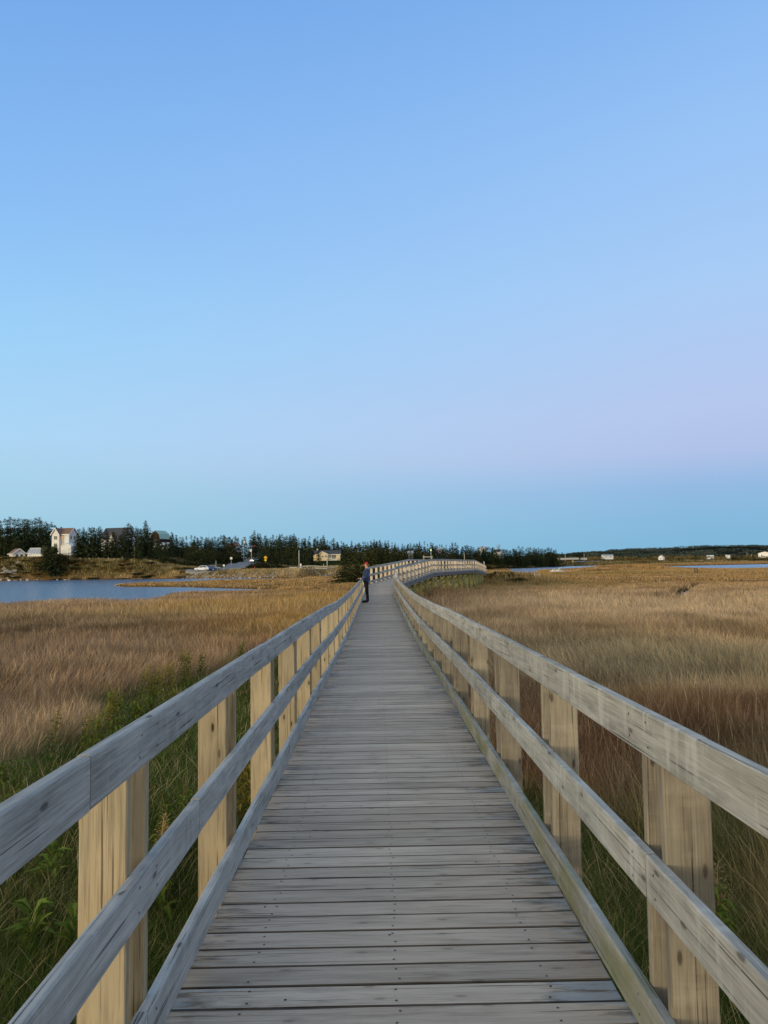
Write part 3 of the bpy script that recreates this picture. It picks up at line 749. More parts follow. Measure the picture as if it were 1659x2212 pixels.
build_grass('marsh_grass', [blades(int(260000 * GD), 16, 42, h_marsh, 2, .006, .0009), blades(int(260000 * GD), 42, 110, h_marsh, 1, .02, .0010), blades(14000, 16, 60, lambda x, y, r: 1.2 * h_marsh(x, y, r), 2, .006, .0009, 34, None, .4)],
            'wind-laid brown marsh grass covering the flats on both sides', 'marsh grass')
def on_bank(x, y, r):
    ys = np.interp(x, SHX, SHY); return (y > ys + .3) & (y < ys + 22) & (x < 25)
def not_wood(x, y, r):
    ys = np.interp(x, SHX, SHY); return ((y - ys) < 34) | ((x > 60) & (y - ys < 200))
build_grass('far_marsh_grass', [blades(int(200000 * GD), 110, 320, h_marsh, 1, .02, .0011, 33, not_wood), blades(90000, 320, 900, h_marsh, 1, .02, .0011, 31, not_wood), blades(420000, 205, 300, h_marsh, 1, .02, .0011, 33, on_bank)],
            'golden grass of the far flats and the bank of the shore', 'marsh grass')

# ------------------------------------------------------------------ weeds beside the boardwalk
def leaf(mb, base, d, L, w, droop, tint, mat=0):
    d = Vector(d).normalized(); s = d.cross(UP).normalized(); b = Vector(base)
    p1 = b + d * L * .45 + UP * L * .10; p2 = b + d * L + UP * (-droop * L)
    lift = UP * w * .25
    mb.face([b, p1 - s * w / 2 + lift, p2, p1], None, tint, mat, True); mb.face([b, p1, p2, p1 + s * w / 2 + lift], None, tint * .93, mat, True)
def goldenrod(px, py, d, h, label, plume=True, name='goldenrod', n=1, seed=1, leafm='weed_green'):
    rr = random.Random(seed); p = at(px, py, d); z0 = gz1(p.x, p.y)
    root = empty(name, (p.x, p.y, z0)); tag(root, label, 'weed', 'tall weeds beside the boardwalk')
    for k in range(n):
        bx, by = (rr.uniform(-.12, .12), rr.uniform(-.12, .12)) if n > 1 else (0, 0)
        hh = h * rr.uniform(.78, 1.0); ln = (rr.uniform(-.12, .12), rr.uniform(0, .18))
        pt = lambda t: Vector((bx + ln[0] * t * t, by + ln[1] * t * t, hh * t))
        sm = MB(); sm.tube([pt(t) for t in (0, .35, .7, 1.0)], [.006, .005, .004, .002], 5); sm.build('stem', M['weed_stem'], root)
        lf = MB(); a = rr.uniform(0, 6)
        nl = int(20 + 16 * hh)
        for i in range(nl):
            t = .14 + .74 * i / nl; a += 2.4
            leaf(lf, pt(t), (math.cos(a), math.sin(a), rr.uniform(-.1, .5)), rr.uniform(.11, .20) * (1.15 - .5 * t), rr.uniform(.026, .046), rr.uniform(.1, .5), rr.uniform(.7, 1.3))
        lf.build('leaves', M[leafm], root)
        if plume:
            pl = MB(); pl.tube([pt(.72), pt(.86), pt(1.0)], [.006, .005, .003], 5)
            for i in range(110):
                t = rr.uniform(.74, 1.0); a = rr.uniform(0, 2 * PI); rad = .075 * (1.05 - t) / .3 + .012
                c = pt(t) + Vector((math.cos(a) * rad * rr.random(), math.sin(a) * rad * rr.random(), rr.uniform(-.03, .03)))
                leaf(pl, c, (math.cos(a), math.sin(a), rr.uniform(.1, 1)), rr.uniform(.018, .04), rr.uniform(.008, .016), 0, rr.uniform(.6, 1.4))
            pl.build('plume', M['weed_gold' if plume is True else plume], root)
goldenrod(104, 1660, 10.4, 1.12, 'tall single goldenrod with a yellow plume standing apart in the brown grass', True, seed=1)
goldenrod(188, 1640, 10.8, .95, 'low leafy goldenrod clump above the joint of the left handrail', True, n=4, seed=2)
goldenrod(243, 1610, 11.6, 1.12, 'bushy yellow goldenrod clump, biggest of those behind the left handrail', True, n=5, seed=3)
goldenrod(264, 1580, 12.8, 1.15, 'dry thin stalk with pale fluffy seed heads above the goldenrod', 'weed_seed', name='seed_stalk', seed=4)
goldenrod(322, 1545, 14.0, 1.1, 'loose green goldenrod clump right of the pale seed stalk', True, n=4, seed=5)
goldenrod(360, 1510, 15.6, 1.0, 'short yellowing goldenrod between two taller clumps at the handrail', True, n=3, seed=6, leafm='weed_gold')
goldenrod(405, 1480, 17.5, 1.05, 'farthest green goldenrod clump along the left handrail', True, n=4, seed=15)
for i, (px, py, d, h, nn, lb) in enumerate([(60, 1760, 7.6, .7, 3, 'leafy green weed under the left handrail near the photo edge'), (20, 1690, 9.0, .75, 3, 'leafy green weed at the left edge beside the brown grass'), (140, 1700, 8.6, .7, 3, 'leafy green weed left of the tall single goldenrod stem'),
      (395, 1700, 7.4, .7, 3, 'bright green weed right of the second left post'), (300, 1560, 13.0, .8, 3, 'dense green weed between the seed stalk and the handrail'), (430, 1455, 19.5, .9, 3, 'green weed beyond the third handrail joint, edge of the brown grass'), (520, 1425, 22.0, .85, 3, 'last green weed before the golden grass on the left')]):
    goldenrod(px, py, d, h, lb, False, n=nn, seed=30 + i, name='leafy_weed')
goldenrod(530, 1650, 8.2, .9, 'yellow-green weed seen between the second and third left posts', True, n=3, seed=7, leafm='weed_gold')
goldenrod(352, 1790, 6.3, .75, 'browning goldenrod between the first and second left posts', 'weed_seed', n=2, seed=8)
goldenrod(262, 1990, 5.0, .95, 'upright broad-leaved weed with a reddish stem at the lower left', False, name='leafy_weed', seed=9)
goldenrod(1560, 1960, 4.9, 1.05, 'thin straw-coloured stalk behind the nearest right post', 'weed_seed', name='seed_stalk', n=2, seed=10)
goldenrod(1300, 2000, 4.8, .6, 'dark leafy weed below the right mid rail', False, name='leafy_weed', seed=12)
def dock(px, py, d, s, label, seed):
    rr = random.Random(seed); p = on_plane(px, py, -1.0); z0 = gz1(p.x, p.y)
    root = MB()
    for i in range(24):
        a = rr.uniform(0, 2 * PI); leaf(root, (0, 0, .12 + .25 * rr.random()), (math.cos(a), math.sin(a), rr.uniform(.2, 1.3)), s * rr.uniform(.7, 1.2), s * rr.uniform(.22, .36), rr.uniform(.0, .4), rr.uniform(.8, 1.4))
    o = root.build('dock_plant', M['weed_green'], None, (p.x, p.y, z0)); tag(o, label, 'weed', 'broad-leaved plants in the lower left grass')
dock(70, 2030, 5, .19, 'broad-leaved green plant nearest the left edge of the photo', 1)
dock(160, 2050, 5, .22, 'broad-leaved green plant with wide drooping leaves left of the first post', 2)
dock(110, 1900, 5, .18, 'small broad-leaved plant under the left handrail, higher up the slope', 3)
dock(345, 1950, 5, .18, 'bright green broad-leaved plant between the first left post and kick board', 4)

# ------------------------------------------------------------------ trees
def crown_mesh(name, mat, seed, rad=.2, bottom=.06, whorls=30, per=12, droop=.32, ragged=.35, spray=.06, leaves=6, power=.85):
    rr = random.Random(seed); mb = MB()
    for i in range(whorls):
        h = bottom + (1 - bottom) * (i / whorls) ** .92
        if rr.random() < ragged * .3 and i < whorls - 3 and i > 2: continue
        Lw = rad * (1 - (h - bottom) / (1 - bottom)) ** power * rr.uniform(1 - ragged, 1 + ragged * .4) + .012
        n = max(4, int(per * (0.5 + .6 * (1 - h)))); a0 = rr.uniform(0, 6)
        for k in range(n):
            a = a0 + 2 * PI * k / n + rr.uniform(-.35, .35); L = Lw * rr.uniform(.55, 1.15)
            if rr.random() < ragged * .22: continue
            ca, sa = math.cos(a), math.sin(a); tb = rr.uniform(.6, 1.45); bz = rr.uniform(-.022, .022)
            for j in range(leaves):
                t = (j + .6 + rr.uniform(-.3, .3)) / leaves; r = L * t
                zz = h - droop * L * t * t + .10 * L * t + bz + .012
                side = rr.uniform(-1, 1) * spray * .7 * (1.1 - .5 * t)
                c = Vector((ca * r - sa * side, sa * r + ca * side, zz)); s = spray * rr.uniform(.55, 1.15) * (.30 + .75 * (1 - h) ** .8)
                u = Vector((ca, sa, -droop * t * 1.4 + rr.uniform(-.3, .3))).normalized(); w = Vector((-sa, ca, rr.uniform(-.6, .6))).normalized()
                p = [c - u * s * .6, c + w * s * .45, c + u * s * .85, c - w * s * .45]
                mb.face(p, None, tb * rr.uniform(.75, 1.25))
    for j in range(5):
        c = Vector((0, 0, .985 - j * .012)); a = rr.uniform(0, 6)
        mb.face([c + Vector((0, 0, .022)), c + Vector((math.cos(a) * .008, math.sin(a) * .008, 0)), c - Vector((0, 0, .02)), c - Vector((math.cos(a) * .008, math.sin(a) * .008, 0))], None, 1)
    return mb
def round_crown(seed, n=1500, rx=.42, rz=.5, cz=.52, leaf_s=.05, lumps=11):
    rr = random.Random(seed); mb = MB(); L = []
    for i in range(lumps):
        a = rr.uniform(0, 2 * PI); q = rr.random() ** .5
        L.append((Vector((math.cos(a) * q * rx * .75, math.sin(a) * q * rx * .75, cz + rr.uniform(-.8, .8) * rz * .75 * (1 - q * .6))), rr.uniform(.14, .25), rr.uniform(.65, 1.4)))
    for i in range(n):
        c, r, tb = L[rr.randrange(lumps)]
        d = Vector((rr.gauss(0, 1), rr.gauss(0, 1), rr.gauss(0, 1))).normalized() * r * rr.uniform(.55, 1.1); d.z *= .8
        p = c + d
        if p.z < .0: continue
        u = Vector((rr.gauss(0, 1), rr.gauss(0, 1), rr.gauss(0, .7))).normalized(); w = u.cross(Vector((rr.gauss(0, 1), rr.gauss(0, 1), rr.gauss(0, 1)))).normalized(); s = leaf_s * rr.uniform(.5, 1.2)
        mb.face([p - u * s * .7, p + w * s * .4, p + u * s * .8, p - w * s * .4], None, tb * rr.uniform(.7, 1.3))
    return mb
TRUNK = MB(); TRUNK.tube([(0, 0, -.03), (.002, 0, .3), (-.002, .002, .65), (0, 0, .97)], [.016, .012, .007, .002], 7)
trunk0 = None
SPECS = [dict(rad=.24, power=.62), dict(rad=.29, ragged=.45, power=.6), dict(rad=.21, ragged=.5, power=.6), dict(rad=.36, bottom=.02, power=.75), dict(rad=.27, bottom=.10, ragged=.6, power=.62), dict(rad=.19, ragged=.4, whorls=24, bottom=.05, power=.6),
         dict(rad=.40, bottom=.02, ragged=.3, power=.8), dict(rad=.23, ragged=.7, bottom=.15, power=.6)]
def make_tree(name, crown, mat, label, group):
    root = empty(name, (0, 0, 0)); tag(root, label, 'tree', group)
    TRUNK.build('trunk', M['bark'], root); crown.build('crown', M[mat], root)
    return root
PROT = {}
def tree(kind, x, y, h, wide, name, label, group, sink=.0, zbase=None):
    key = (kind, name)
    if kind not in PROT:
        i, mt = kind
        if isinstance(i, int): cr = crown_mesh('crown', mt, 100 + i, **SPECS[i])
        else: cr = round_crown(hash_(i), 1500)
        o = make_tree(name, cr, mt, label, group); PROT[kind] = o
    else:
        o = copy_tree(PROT[kind]); o.name = name
    tag(o, label, 'tree', group)
    o.location = (x, y, (gz1(x, y) if zbase is None else zbase) - sink); o.scale = (h * wide, h * wide, h); o.rotation_euler = (jit(.03), jit(.03), random.uniform(0, 6.28))
    return o
def hash_(s): return sum(ord(c) * (i + 3) for i, c in enumerate(s))
SKY = [(-200, 1120), (0, 1122), (30, 1117), (60, 1119), (88, 1120), (100, 1127), (112, 1129), (140, 1138), (160, 1141), (180, 1136), (205, 1134), (230, 1138), (250, 1145), (262, 1138), (275, 1132), (286, 1130), (300, 1138), (316, 1125), (330, 1146), (350, 1156), (370, 1151), (378, 1153), (392, 1162), (416, 1157), (440, 1158), (477, 1153), (504, 1156), (530, 1157), (560, 1149), (580, 1156), (597, 1155), (627, 1151),
       (660, 1160), (694, 1158), (706, 1166), (718, 1163), (735, 1171), (754, 1167), (780, 1169), (806, 1165), (834, 1167), (860, 1172), (879, 1173), (922, 1170), (950, 1176), (985, 1172), (1010, 1176), (1035, 1181), (1060, 1181), (1090, 1183), (1126, 1181), (1141, 1180), (1165, 1183), (1196, 1182), (1206, 1190)]
SX = [p[0] for p in SKY]; SY = [p[1] for p in SKY]
def skyline(px): return float(np.interp(px, SX, SY))
GRP = [(165, 'dense spruce in the dark stand behind the shed and the tall white house', 'spruces behind the shed and tall white house'),
       (345, 'spruce on the bank between the tall white house and the green-roofed barn', 'spruces on the bank right of the tall white house'),
       (480, 'dark spruce in the thick stand behind the parked cars', 'spruces behind the parked cars'),
       (575, 'spruce on the rise where the road climbs into the woods', 'spruces along the climbing road'),
       (760, 'tall spruce in the woods around the pale yellow bungalow', 'spruces around the yellow bungalow'),
       (930, 'spruce in the wood behind the person and the bend of the footbridge', 'spruces behind the person and bend'),
       (1070, 'spruce in the wood rising above the hump of the footbridge', 'spruces above the footbridge hump'),
       (1215, 'far spruce at the right end of the wood beyond the right-hand water', 'spruces at the far right end of the wood')]
def grp(px):
    for lim, l, g in GRP:
        if px < lim: return l, g
    return GRP[-1][1:]
BLOCK = []     # (x, y, r): keep clear of buildings and the road
def ok_spot(x, y):
    return all((x - a) ** 2 + (y - b) ** 2 > r * r for a, b, r in BLOCK)
for (px, py, d, r) in [(140, 1200, 288, 8), (37, 1206, 270, 5), (80, 1206, 264, 6), (707, 1209, 302, 12), (346, 1175, 345, 5), (252, 1190, 300, 8), (505, 1186, 372, 8), (554, 1186, 375, 6), (888, 1200, 335, 5), (1075, 1200, 440, 6)]:
    p = at(px, py, d); BLOCK.append((p.x, p.y, r))
for (px, py, d, r) in ROADPTS: p = at(px, py, d); BLOCK.append((p.x, p.y, r + 2))
def trow(px0, px1, step, d0, d1, drop, dj, kinds, mat='spruce', hmin=4, hmax=19, narrow=1.0):
    px = px0
    while px < px1:
        t = (px - px0) / (px1 - px0); d = d0 + (d1 - d0) * t + random.uniform(-dj, dj)
        yy = skyline(px) + drop + random.uniform(-2, 7) * (1 if drop < 4 else 1.8)
        top = at(px, yy, d); g = gz1(top.x, top.y); h = top.z - g
        if hmin < h and ok_spot(top.x, top.y):
            h = min(h, hmax); l, gr = grp(px)
            tree((random.choice(kinds), mat if random.random() < .8 else 'spruce_olive'), top.x, top.y, h, random.uniform(.85, 1.15) * narrow, 'spruce', l, gr)
        px += step * random.uniform(.6, 1.4)
TALL = [0, 1, 2, 4, 5, 7]; FULL = [0, 1, 3, 6]
trow(-40, 165, 7.5, 335, 345, 0, 10, TALL, narrow=1.1); trow(-30, 112, 12, 300, 305, 14, 8, FULL, narrow=1.3)
trow(-20, 60, 17, 285, 290, 38, 4, FULL, narrow=1.3)
trow(172, 262, 15, 262, 266, 2, 3, [1, 3, 6, 0], narrow=1.15); trow(170, 345, 9, 330, 345, 6, 9, TALL)
trow(232, 285, 11, 268, 274, 10, 4, FULL); trow(270, 345, 11, 266, 272, 3, 5, [1, 3, 4, 0]); trow(275, 350, 15, 255, 255, 42, 3, FULL, narrow=1.25)
trow(345, 480, 7, 335, 360, 0, 10, TALL); trow(345, 470, 11, 290, 300, 12, 8, FULL, narrow=1.2); trow(350, 462, 10, 257, 262, 30, 3, [3, 6, 1], narrow=1.35)
trow(475, 640, 6, 380, 385, 0, 12, TALL); trow(565, 690, 10, 300, 305, 8, 8, TALL + [3]); trow(575, 690, 12, 262, 275, 26, 5, FULL, narrow=1.15)
trow(470, 530, 13, 350, 380, 22, 6, FULL)
trow(640, 800, 6.8, 350, 350, 0, 10, TALL); trow(745, 860, 12, 300, 310, 10, 8, FULL, narrow=1.2)
trow(800, 1010, 6.2, 340, 370, 0, 12, TALL); trow(800, 960, 13, 300, 320, 16, 6, FULL, narrow=1.3)
trow(1005, 1207, 5.5, 430, 500, 0, 14, TALL, hmin=3, narrow=1.25); trow(960, 1203, 7, 350, 480, 8, 8, FULL, narrow=1.2, hmin=3)
# trees one can tell apart
def one(kind, px, ytop, d, wide, label, name='spruce', mat='spruce', ybase=None, group=None):
    p = at(px, ytop, d); g = gz1(p.x, p.y) if ybase is None else min(gz1(p.x, p.y), at(px, ybase, d).z)
    return tree((kind, mat), p.x, p.y, p.z - g, wide, name, label, group, zbase=g)
one(3, 102, 1173, 252, 1.5, 'broad dark spruce hiding the right end of the greenhouse'); one(6, 122, 1181, 250, 1.45, 'low bushy spruce on the bank in front of the tall white house')
one(3, 167, 1152, 262, 1.15, 'dark spruce covering the lower right corner of the tall white house'); one(3, 246, 1148, 262, .95, 'dark spruce in front of the left end of the dark-roofed house'); one(1, 259, 1156, 263, 1.2, 'bushy spruce in front of the middle of the dark-roofed house'); one(6, 338, 1172, 262, 1.1, 'broad low spruce in front of the barn'); one(6, 357, 1180, 262, 1.1, 'broad low spruce in front of the blue-grey panelled roof')
one(4, 316, 1124, 268, 1.0, 'tallest spire of the bank, a gappy spruce left of the barn'); one(1, 279, 1129, 266, 1.15, 'thick twin-topped spruce left of the tall gappy spire')
one(2, 371, 1149, 300, 1.1, 'slim spruce standing alone on the skyline right of the barn'); one(7, 548, 1146, 372, 1.0, 'tall thin spruce with a bare trunk right of the utility pole')
one(3, 699, 1156, 320, 1.15, 'big pyramidal spruce behind the yellow bungalow'); one(1, 722, 1162, 322, 1.1, 'slender pointed spruce right of the pyramidal one behind the bungalow')
for px, yt, d, wd, lb in ((752, 1186, 118, 1.0, 'olive bushy tree at the end of the little timber bridge'), (772, 1174, 122, 1.0, 'large olive tree left of the person in the red cap'), (792, 1178, 126, .95, 'dark olive tree directly behind the person'),
                          (806, 1188, 132, .9, 'olive tree showing above the left rail of the footbridge'), (742, 1212, 112, 1.6, 'low spreading olive bush beside the marsh edge'), (770, 1216, 108, 1.5, 'low dark bush behind the left handrail near the person')):
    one(6 if wd < 1.3 else 3, px, yt, d, wd * 1.5 if wd < 1.3 else wd * 1.7, lb, 'juniper_tree', 'spruce_olive')
for px, yt, lb in ((1034, 1182, 'spruce hiding the left wall of the grey-roofed skyline house'), (1044, 1184, 'spruce in front of the grey-roofed skyline house'), (1053, 1182, 'spruce hiding the right wall of the grey-roofed skyline house'), (1063, 1187, 'spruce just left of the balcony house'), (1089, 1186, 'spruce just right of the balcony house')):
    one(1, px, yt, 425, 1.25, lb)
# bare pale tree
p = at(1076, 1176, 470); g = gz1(p.x, p.y); bt = MB(); H_ = p.z - g; rr = random.Random(5)
bt.tube([(0, 0, -.2), (0, 0, H_ * .5), (.1, 0, H_ * .95)], [.22, .15, .04], 6)
for i in range(46):
    z0 = H_ * rr.uniform(.3, .85); a = rr.uniform(0, 6.28); L = rr.uniform(1.2, 2.6)
    bt.tube([(0, 0, z0), (math.cos(a) * L * .5, math.sin(a) * L * .5, z0 + L * .7), (math.cos(a) * L * .75, math.sin(a) * L * .75, z0 + L * 1.2)], [.07, .05, .02], 4)
o = bt.build('bare_tree', M['twig'], None, (p.x, p.y, g)); tag(o, 'pale leafless tree rising above the white house at the far right of the wood', 'tree')
# shrubs
SH = {}
def shrub(px, py, d, w, h, mat, label, group=None, kind='a'):
    p = at(px, py, d); key = (kind, mat)
    if key not in SH:
        o = round_crown(hash_(kind + mat), 1700, .46, .42, .42, .06, 13).build('shrub', M[mat]); SH[key] = o
    else: o = SH[key].copy(); COL.objects.link(o)
    for k in ('group',):
        if k in o: del o[k]
    tag(o, label, 'shrub', group); o.location = (p.x, p.y, gz1(p.x, p.y) - .15); o.scale = (w, w * .9, h); o.rotation_euler = (0, 0, random.uniform(0, 6))
for i, (px, d, w, h) in enumerate([(552, 240, 7, 3.2), (566, 238, 8, 4.2), (583, 239, 8, 4.0), (598, 240, 7, 3.0)]):
    shrub(px, 1230, d, w, h, 'bush_dark', ['dark rounded shrub nearest the dark pickup', 'tall dark shrub below the yellow road sign', 'broad dark shrub in the middle of the mound by the road', 'low dark shrub at the right end of the roadside mound'][i], None, 'ab'[i % 2])
shrub(536, 1230, 236, 5, 1.9, 'bush_red', 'reddish low shrub at the left foot of the roadside mound')
shrub(497, 1212, 330, 11, 4.2, 'bush_brown', 'pale brown shrub below the red-roofed house'); shrub(422, 1176, 285, 6, 6, 'spruce_olive', 'yellow-green rounded tree above the parked cars', None, 'b')
shrub(54, 1240, 243, 3.2, 1.7, 'bush_dark', 'small dark bush beside the grey rocks at the left waterline')
for i in range(95):
    px = random.uniform(-20, 470); t = random.random(); d = float(np.interp(px, [-20, 180, 350, 470], [250, 243, 237, 232])) + t * 13
    if 398 < px: continue
    shrub(px, 1220, d, random.uniform(2, 5), random.uniform(.8, 1.8), random.choice(['bush_brown', 'bush_dark', 'bush_brown']), 'low brown or dark bush on the grassy bank above the water', 'low bushes on the left bank', random.choice('ab'))
for i in range(46):
    px = random.uniform(930, 1215); d = float(np.interp(px, [930, 1060, 1215], [285, 372, 478])) + random.uniform(-4, 6)
    shrub(px, 1216, d, random.uniform(5, 9), random.uniform(2.0, 3.6), random.choice(['bush_dark', 'bush_dark', 'bush_brown']), 'shrub along the foot of the wood beyond the footbridge', 'shrubs at the foot of the far wood', random.choice('ab'))
shrub(107, 1212, 256, 6.5, 7.2, 'spruce_olive', 'big rounded dark tree on the bank between the greenhouse and the tall white house', None, 'a')
shrub(124, 1212, 254, 7, 6.0, 'bush_dark', 'lower rounded dark tree touching the foot of the tall white house', None, 'b')
for i in range(16):
    shrub(random.uniform(1050, 1150), 1235, random.uniform(104, 126), random.uniform(1.6, 3.2), random.uniform(.7, 1.5), random.choice(['bush_brown', 'bush_dark']), 'low green-brown bush at the far foot of the footbridge', 'low bushes at the far foot of the footbridge', random.choice('ab'))
for i in range(7):
    shrub(random.uniform(735, 770), 1240, random.uniform(96, 118), random.uniform(1.6, 3.0), random.uniform(.7, 1.4), random.choice(['bush_brown', 'bush_dark']), 'low bush in the marsh edge below the olive trees near the person', 'low bushes below the olive trees', random.choice('ab'))
# distant vegetation on the right
FT = [(1214, 1192), (1226, 1194), (1243, 1193), (1249, 1193.5), (1258, 1191), (1263, 1196), (1212, 1205), (1244, 1205), (1270, 1203), (1290, 1203), (1330, 1198), (1337, 1195), (1345, 1199), (1355, 1198), (1362, 1200), (1372, 1198), (1380, 1199), (1391, 1200), (1398, 1199), (1405, 1198), (1417, 1198), (1443, 1200), (1451, 1195), (1458, 1193), (1466, 1196), (1474, 1198), (1495, 1194), (1502, 1196), (1510, 1199), (1541, 1197), (1553, 1195), (1562, 1195), (1583, 1197), (1590, 1198), (1602, 1195), (1608, 1198), (1615, 1199), (1627, 1198), (1635, 1200), (1655, 1198), (1672, 1196), (1690, 1197), (1710, 1195)]
for px, yt in FT:
    d = random.uniform(690, 760) if px < 1300 else random.uniform(800, 900)
    p = at(px, yt, d); g = gz1(p.x, p.y); h = max(4.0, p.z - g)
    tree((random.choice([1, 3, 6]), 'spruce'), p.x, p.y, h, random.uniform(1.3, 2.2), 'spruce', 'small distant dark tree on the low shore at the far right', 'distant trees on the far right shore')
def leaf_mass(name, label, spots, mat):
    mb = MB()
    for (x, y, w, h, n, s) in spots:
        g = gz1(x, y); tb = random.uniform(.7, 1.35)
        for i in range(n):
            a = random.uniform(0, 6.28); q = random.random() ** .5; zz = random.random() ** .8
            c = Vector((x + math.cos(a) * q * w * (1 - .5 * zz), y + math.sin(a) * q * w * (1 - .5 * zz), g + zz * h))
            u = Vector((random.gauss(0, 1), random.gauss(0, 1), random.gauss(0, 1))).normalized(); v = u.cross(Vector((random.gauss(0, 1), random.gauss(0, 1), 1))).normalized(); ss = s * random.uniform(.6, 1.2)
            mb.face([c - u * ss, c + v * ss * .6, c + u * ss, c - v * ss * .6], None, tb * random.uniform(.7, 1.3))
    o = mb.build(name, M[mat]); tag(o, label, 'undergrowth', kind='stuff'); return o
sp = []
for i in range(170):
    px = random.uniform(-60, 1210); d = float(np.interp(px, [-60, 165, 345, 470, 560, 900, 1060, 1210], [300, 300, 285, 300, 330, 312, 400, 490])) + random.uniform(0, 45); p = at(px, 1210, d)
    if ok_spot(p.x, p.y): sp.append((p.x, p.y, random.uniform(3, 6), random.uniform(2.5, 5.5), 130, .5))
leaf_mass('undergrowth', 'dark undergrowth filling the gaps between the trunks of the wood', sp, 'bush_dark')
# the wood itself, deeper in than the single trees: one dark mass
mb = MB()
for i in range(330):
    px = random.uniform(-60, 1206); d = float(np.interp(px, [-60, 165, 345, 480, 640, 800, 1005, 1206], [335, 335, 335, 350, 370, 345, 385, 490])) + random.uniform(-12, 12)
    q = at(px, skyline(px) + random.uniform(2, 13), d); g = gz1(q.x, q.y); h = q.z - g
    if h < 2.5 or not ok_spot(q.x, q.y): continue
    tb = random.uniform(.6, 1.3); w = random.uniform(1.6, 2.8)
    for k in range(170):
        t = random.random() ** .8; a = random.uniform(0, 6.28); r = w * (1 - t) ** .7 * random.uniform(.5, 1.1) + .1
        c = Vector((q.x + math.cos(a) * r, q.y + math.sin(a) * r, g + h * t)); u = Vector((math.cos(a), math.sin(a), -.4 + random.uniform(-.4, .4))).normalized(); v = Vector((-math.sin(a), math.cos(a), random.uniform(-.6, .6))).normalized(); ss = .55 * random.uniform(.6, 1.2) * (1.1 - .6 * t)
        mb.face([c - u * ss, c + v * ss * .6, c + u * ss, c - v * ss * .6], None, tb * random.uniform(.7, 1.3))
tag(mb.build('wood_mass', M['spruce']), 'dark depth of the spruce wood behind the single trees', 'wood', kind='stuff')
sp = []
for i in range(210):
    px = random.uniform(1206, 1900); d = random.uniform(660, 990) if px < 1400 else random.uniform(800, 1100); p = at(px, 1210, d); sp.append((p.x, p.y, random.uniform(6, 14), random.uniform(2, 5), 90, .9))
leaf_mass('distant_shrubland', 'brown shrubland along the low far right shore', sp, 'bush_brown')
sp = []
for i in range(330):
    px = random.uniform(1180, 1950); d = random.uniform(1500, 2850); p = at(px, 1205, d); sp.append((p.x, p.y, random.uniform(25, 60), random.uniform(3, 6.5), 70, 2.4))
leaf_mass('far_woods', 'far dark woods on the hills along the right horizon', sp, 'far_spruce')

# ------------------------------------------------------------------ buildings
def slab(mb, p, q, r, s, t, mat=0, tint=1.0):
    """a thick roof sheet: corners p q r s (counter-clockwise from above), thickness t downwards"""
    P = [Vector(a) for a in (p, q, r, s)]; n = (P[1] - P[0]).cross(P[3] - P[0]).normalized()
    if n.z < 0: n = -n
    B = [a - n * t for a in P]; mb.mesh(P + B, [(0, 1, 2, 3), (7, 6, 5, 4), (0, 4, 5, 1), (1, 5, 6, 2), (2, 6, 7, 3), (3, 7, 4, 0)], tint, mat)
def gable_walls(mb, w, d, h, rh, ridge, x0=0, y0=0, z0=0):
    a, b = w / 2, d / 2
    mb.box(x0 - a, y0 - b, z0 - 1.0, x0 + a, y0 + b, z0 + h)
    if ridge == 'x':
        for s in (-1, 1): mb.mesh([(x0 + s * a, y0 - b, z0 + h), (x0 + s * a, y0 + b, z0 + h), (x0 + s * a, y0, z0 + h + rh), (x0 + s * (a - .1), y0 - b, z0 + h), (x0 + s * (a - .1), y0 + b, z0 + h), (x0 + s * (a - .1), y0, z0 + h + rh)], [(0, 1, 2), (5, 4, 3), (0, 2, 5, 3), (1, 4, 5, 2)])
    else:
        for s in (-1, 1): mb.mesh([(x0 - a, y0 + s * b, z0 + h), (x0 + a, y0 + s * b, z0 + h), (x0, y0 + s * b, z0 + h + rh), (x0 - a, y0 + s * (b - .1), z0 + h), (x0 + a, y0 + s * (b - .1), z0 + h), (x0, y0 + s * (b - .1), z0 + h + rh)], [(0, 1, 2), (5, 4, 3), (0, 2, 5, 3), (1, 4, 5, 2)])
def gable_roof(mb, w, d, h, rh, ridge, x0=0, y0=0, z0=0, o=.3, t=.14):
    a, b = w / 2 + (o if ridge == 'x' else o), d / 2 + o
    if ridge == 'x':
        k = rh / (d / 2); e = z0 + h - k * o + .05; top = z0 + h + rh + .05
        slab(mb, (x0 - a, y0 - b, e), (x0 + a, y0 - b, e), (x0 + a, y0, top), (x0 - a, y0, top), t); slab(mb, (x0 - a, y0, top + .003), (x0 + a, y0, top + .003), (x0 + a, y0 + b, e), (x0 - a, y0 + b, e), t)
    else:
        k = rh / (w / 2); e = z0 + h - k * o + .05; top = z0 + h + rh + .05
        slab(mb, (x0 - a, y0 - b, e), (x0, y0 - b, top), (x0, y0 + b, top), (x0 - a, y0 + b, e), t); slab(mb, (x0, y0 - b, top + .003), (x0 + a, y0 - b, e), (x0 + a, y0 + b, e), (x0, y0 + b, top + .003), t)
def bargeboard(mb, w, d, h, rh, ridge, x0=0, y0=0, z0=0, o=.3, sides=(-1, 1), th=.28):
    if ridge == 'x':
        k = rh / (d / 2)
        for s in sides:
            X = x0 + s * (w / 2 + o + .02)
            for q in (-1, 1): mb.board((X, y0 + q * (d / 2 + o), z0 + h - k * o - .05), (X, y0, z0 + h + rh - .05), UP, th, .05, 0)
    else:
        k = rh / (w / 2)
        for s in sides:
            Y = y0 + s * (d / 2 + o + .02)
            for q in (-1, 1): mb.board((x0 + q * (w / 2 + o), Y, z0 + h - k * o - .05), (x0, Y, z0 + h + rh - .05), UP, th, .05, 0)
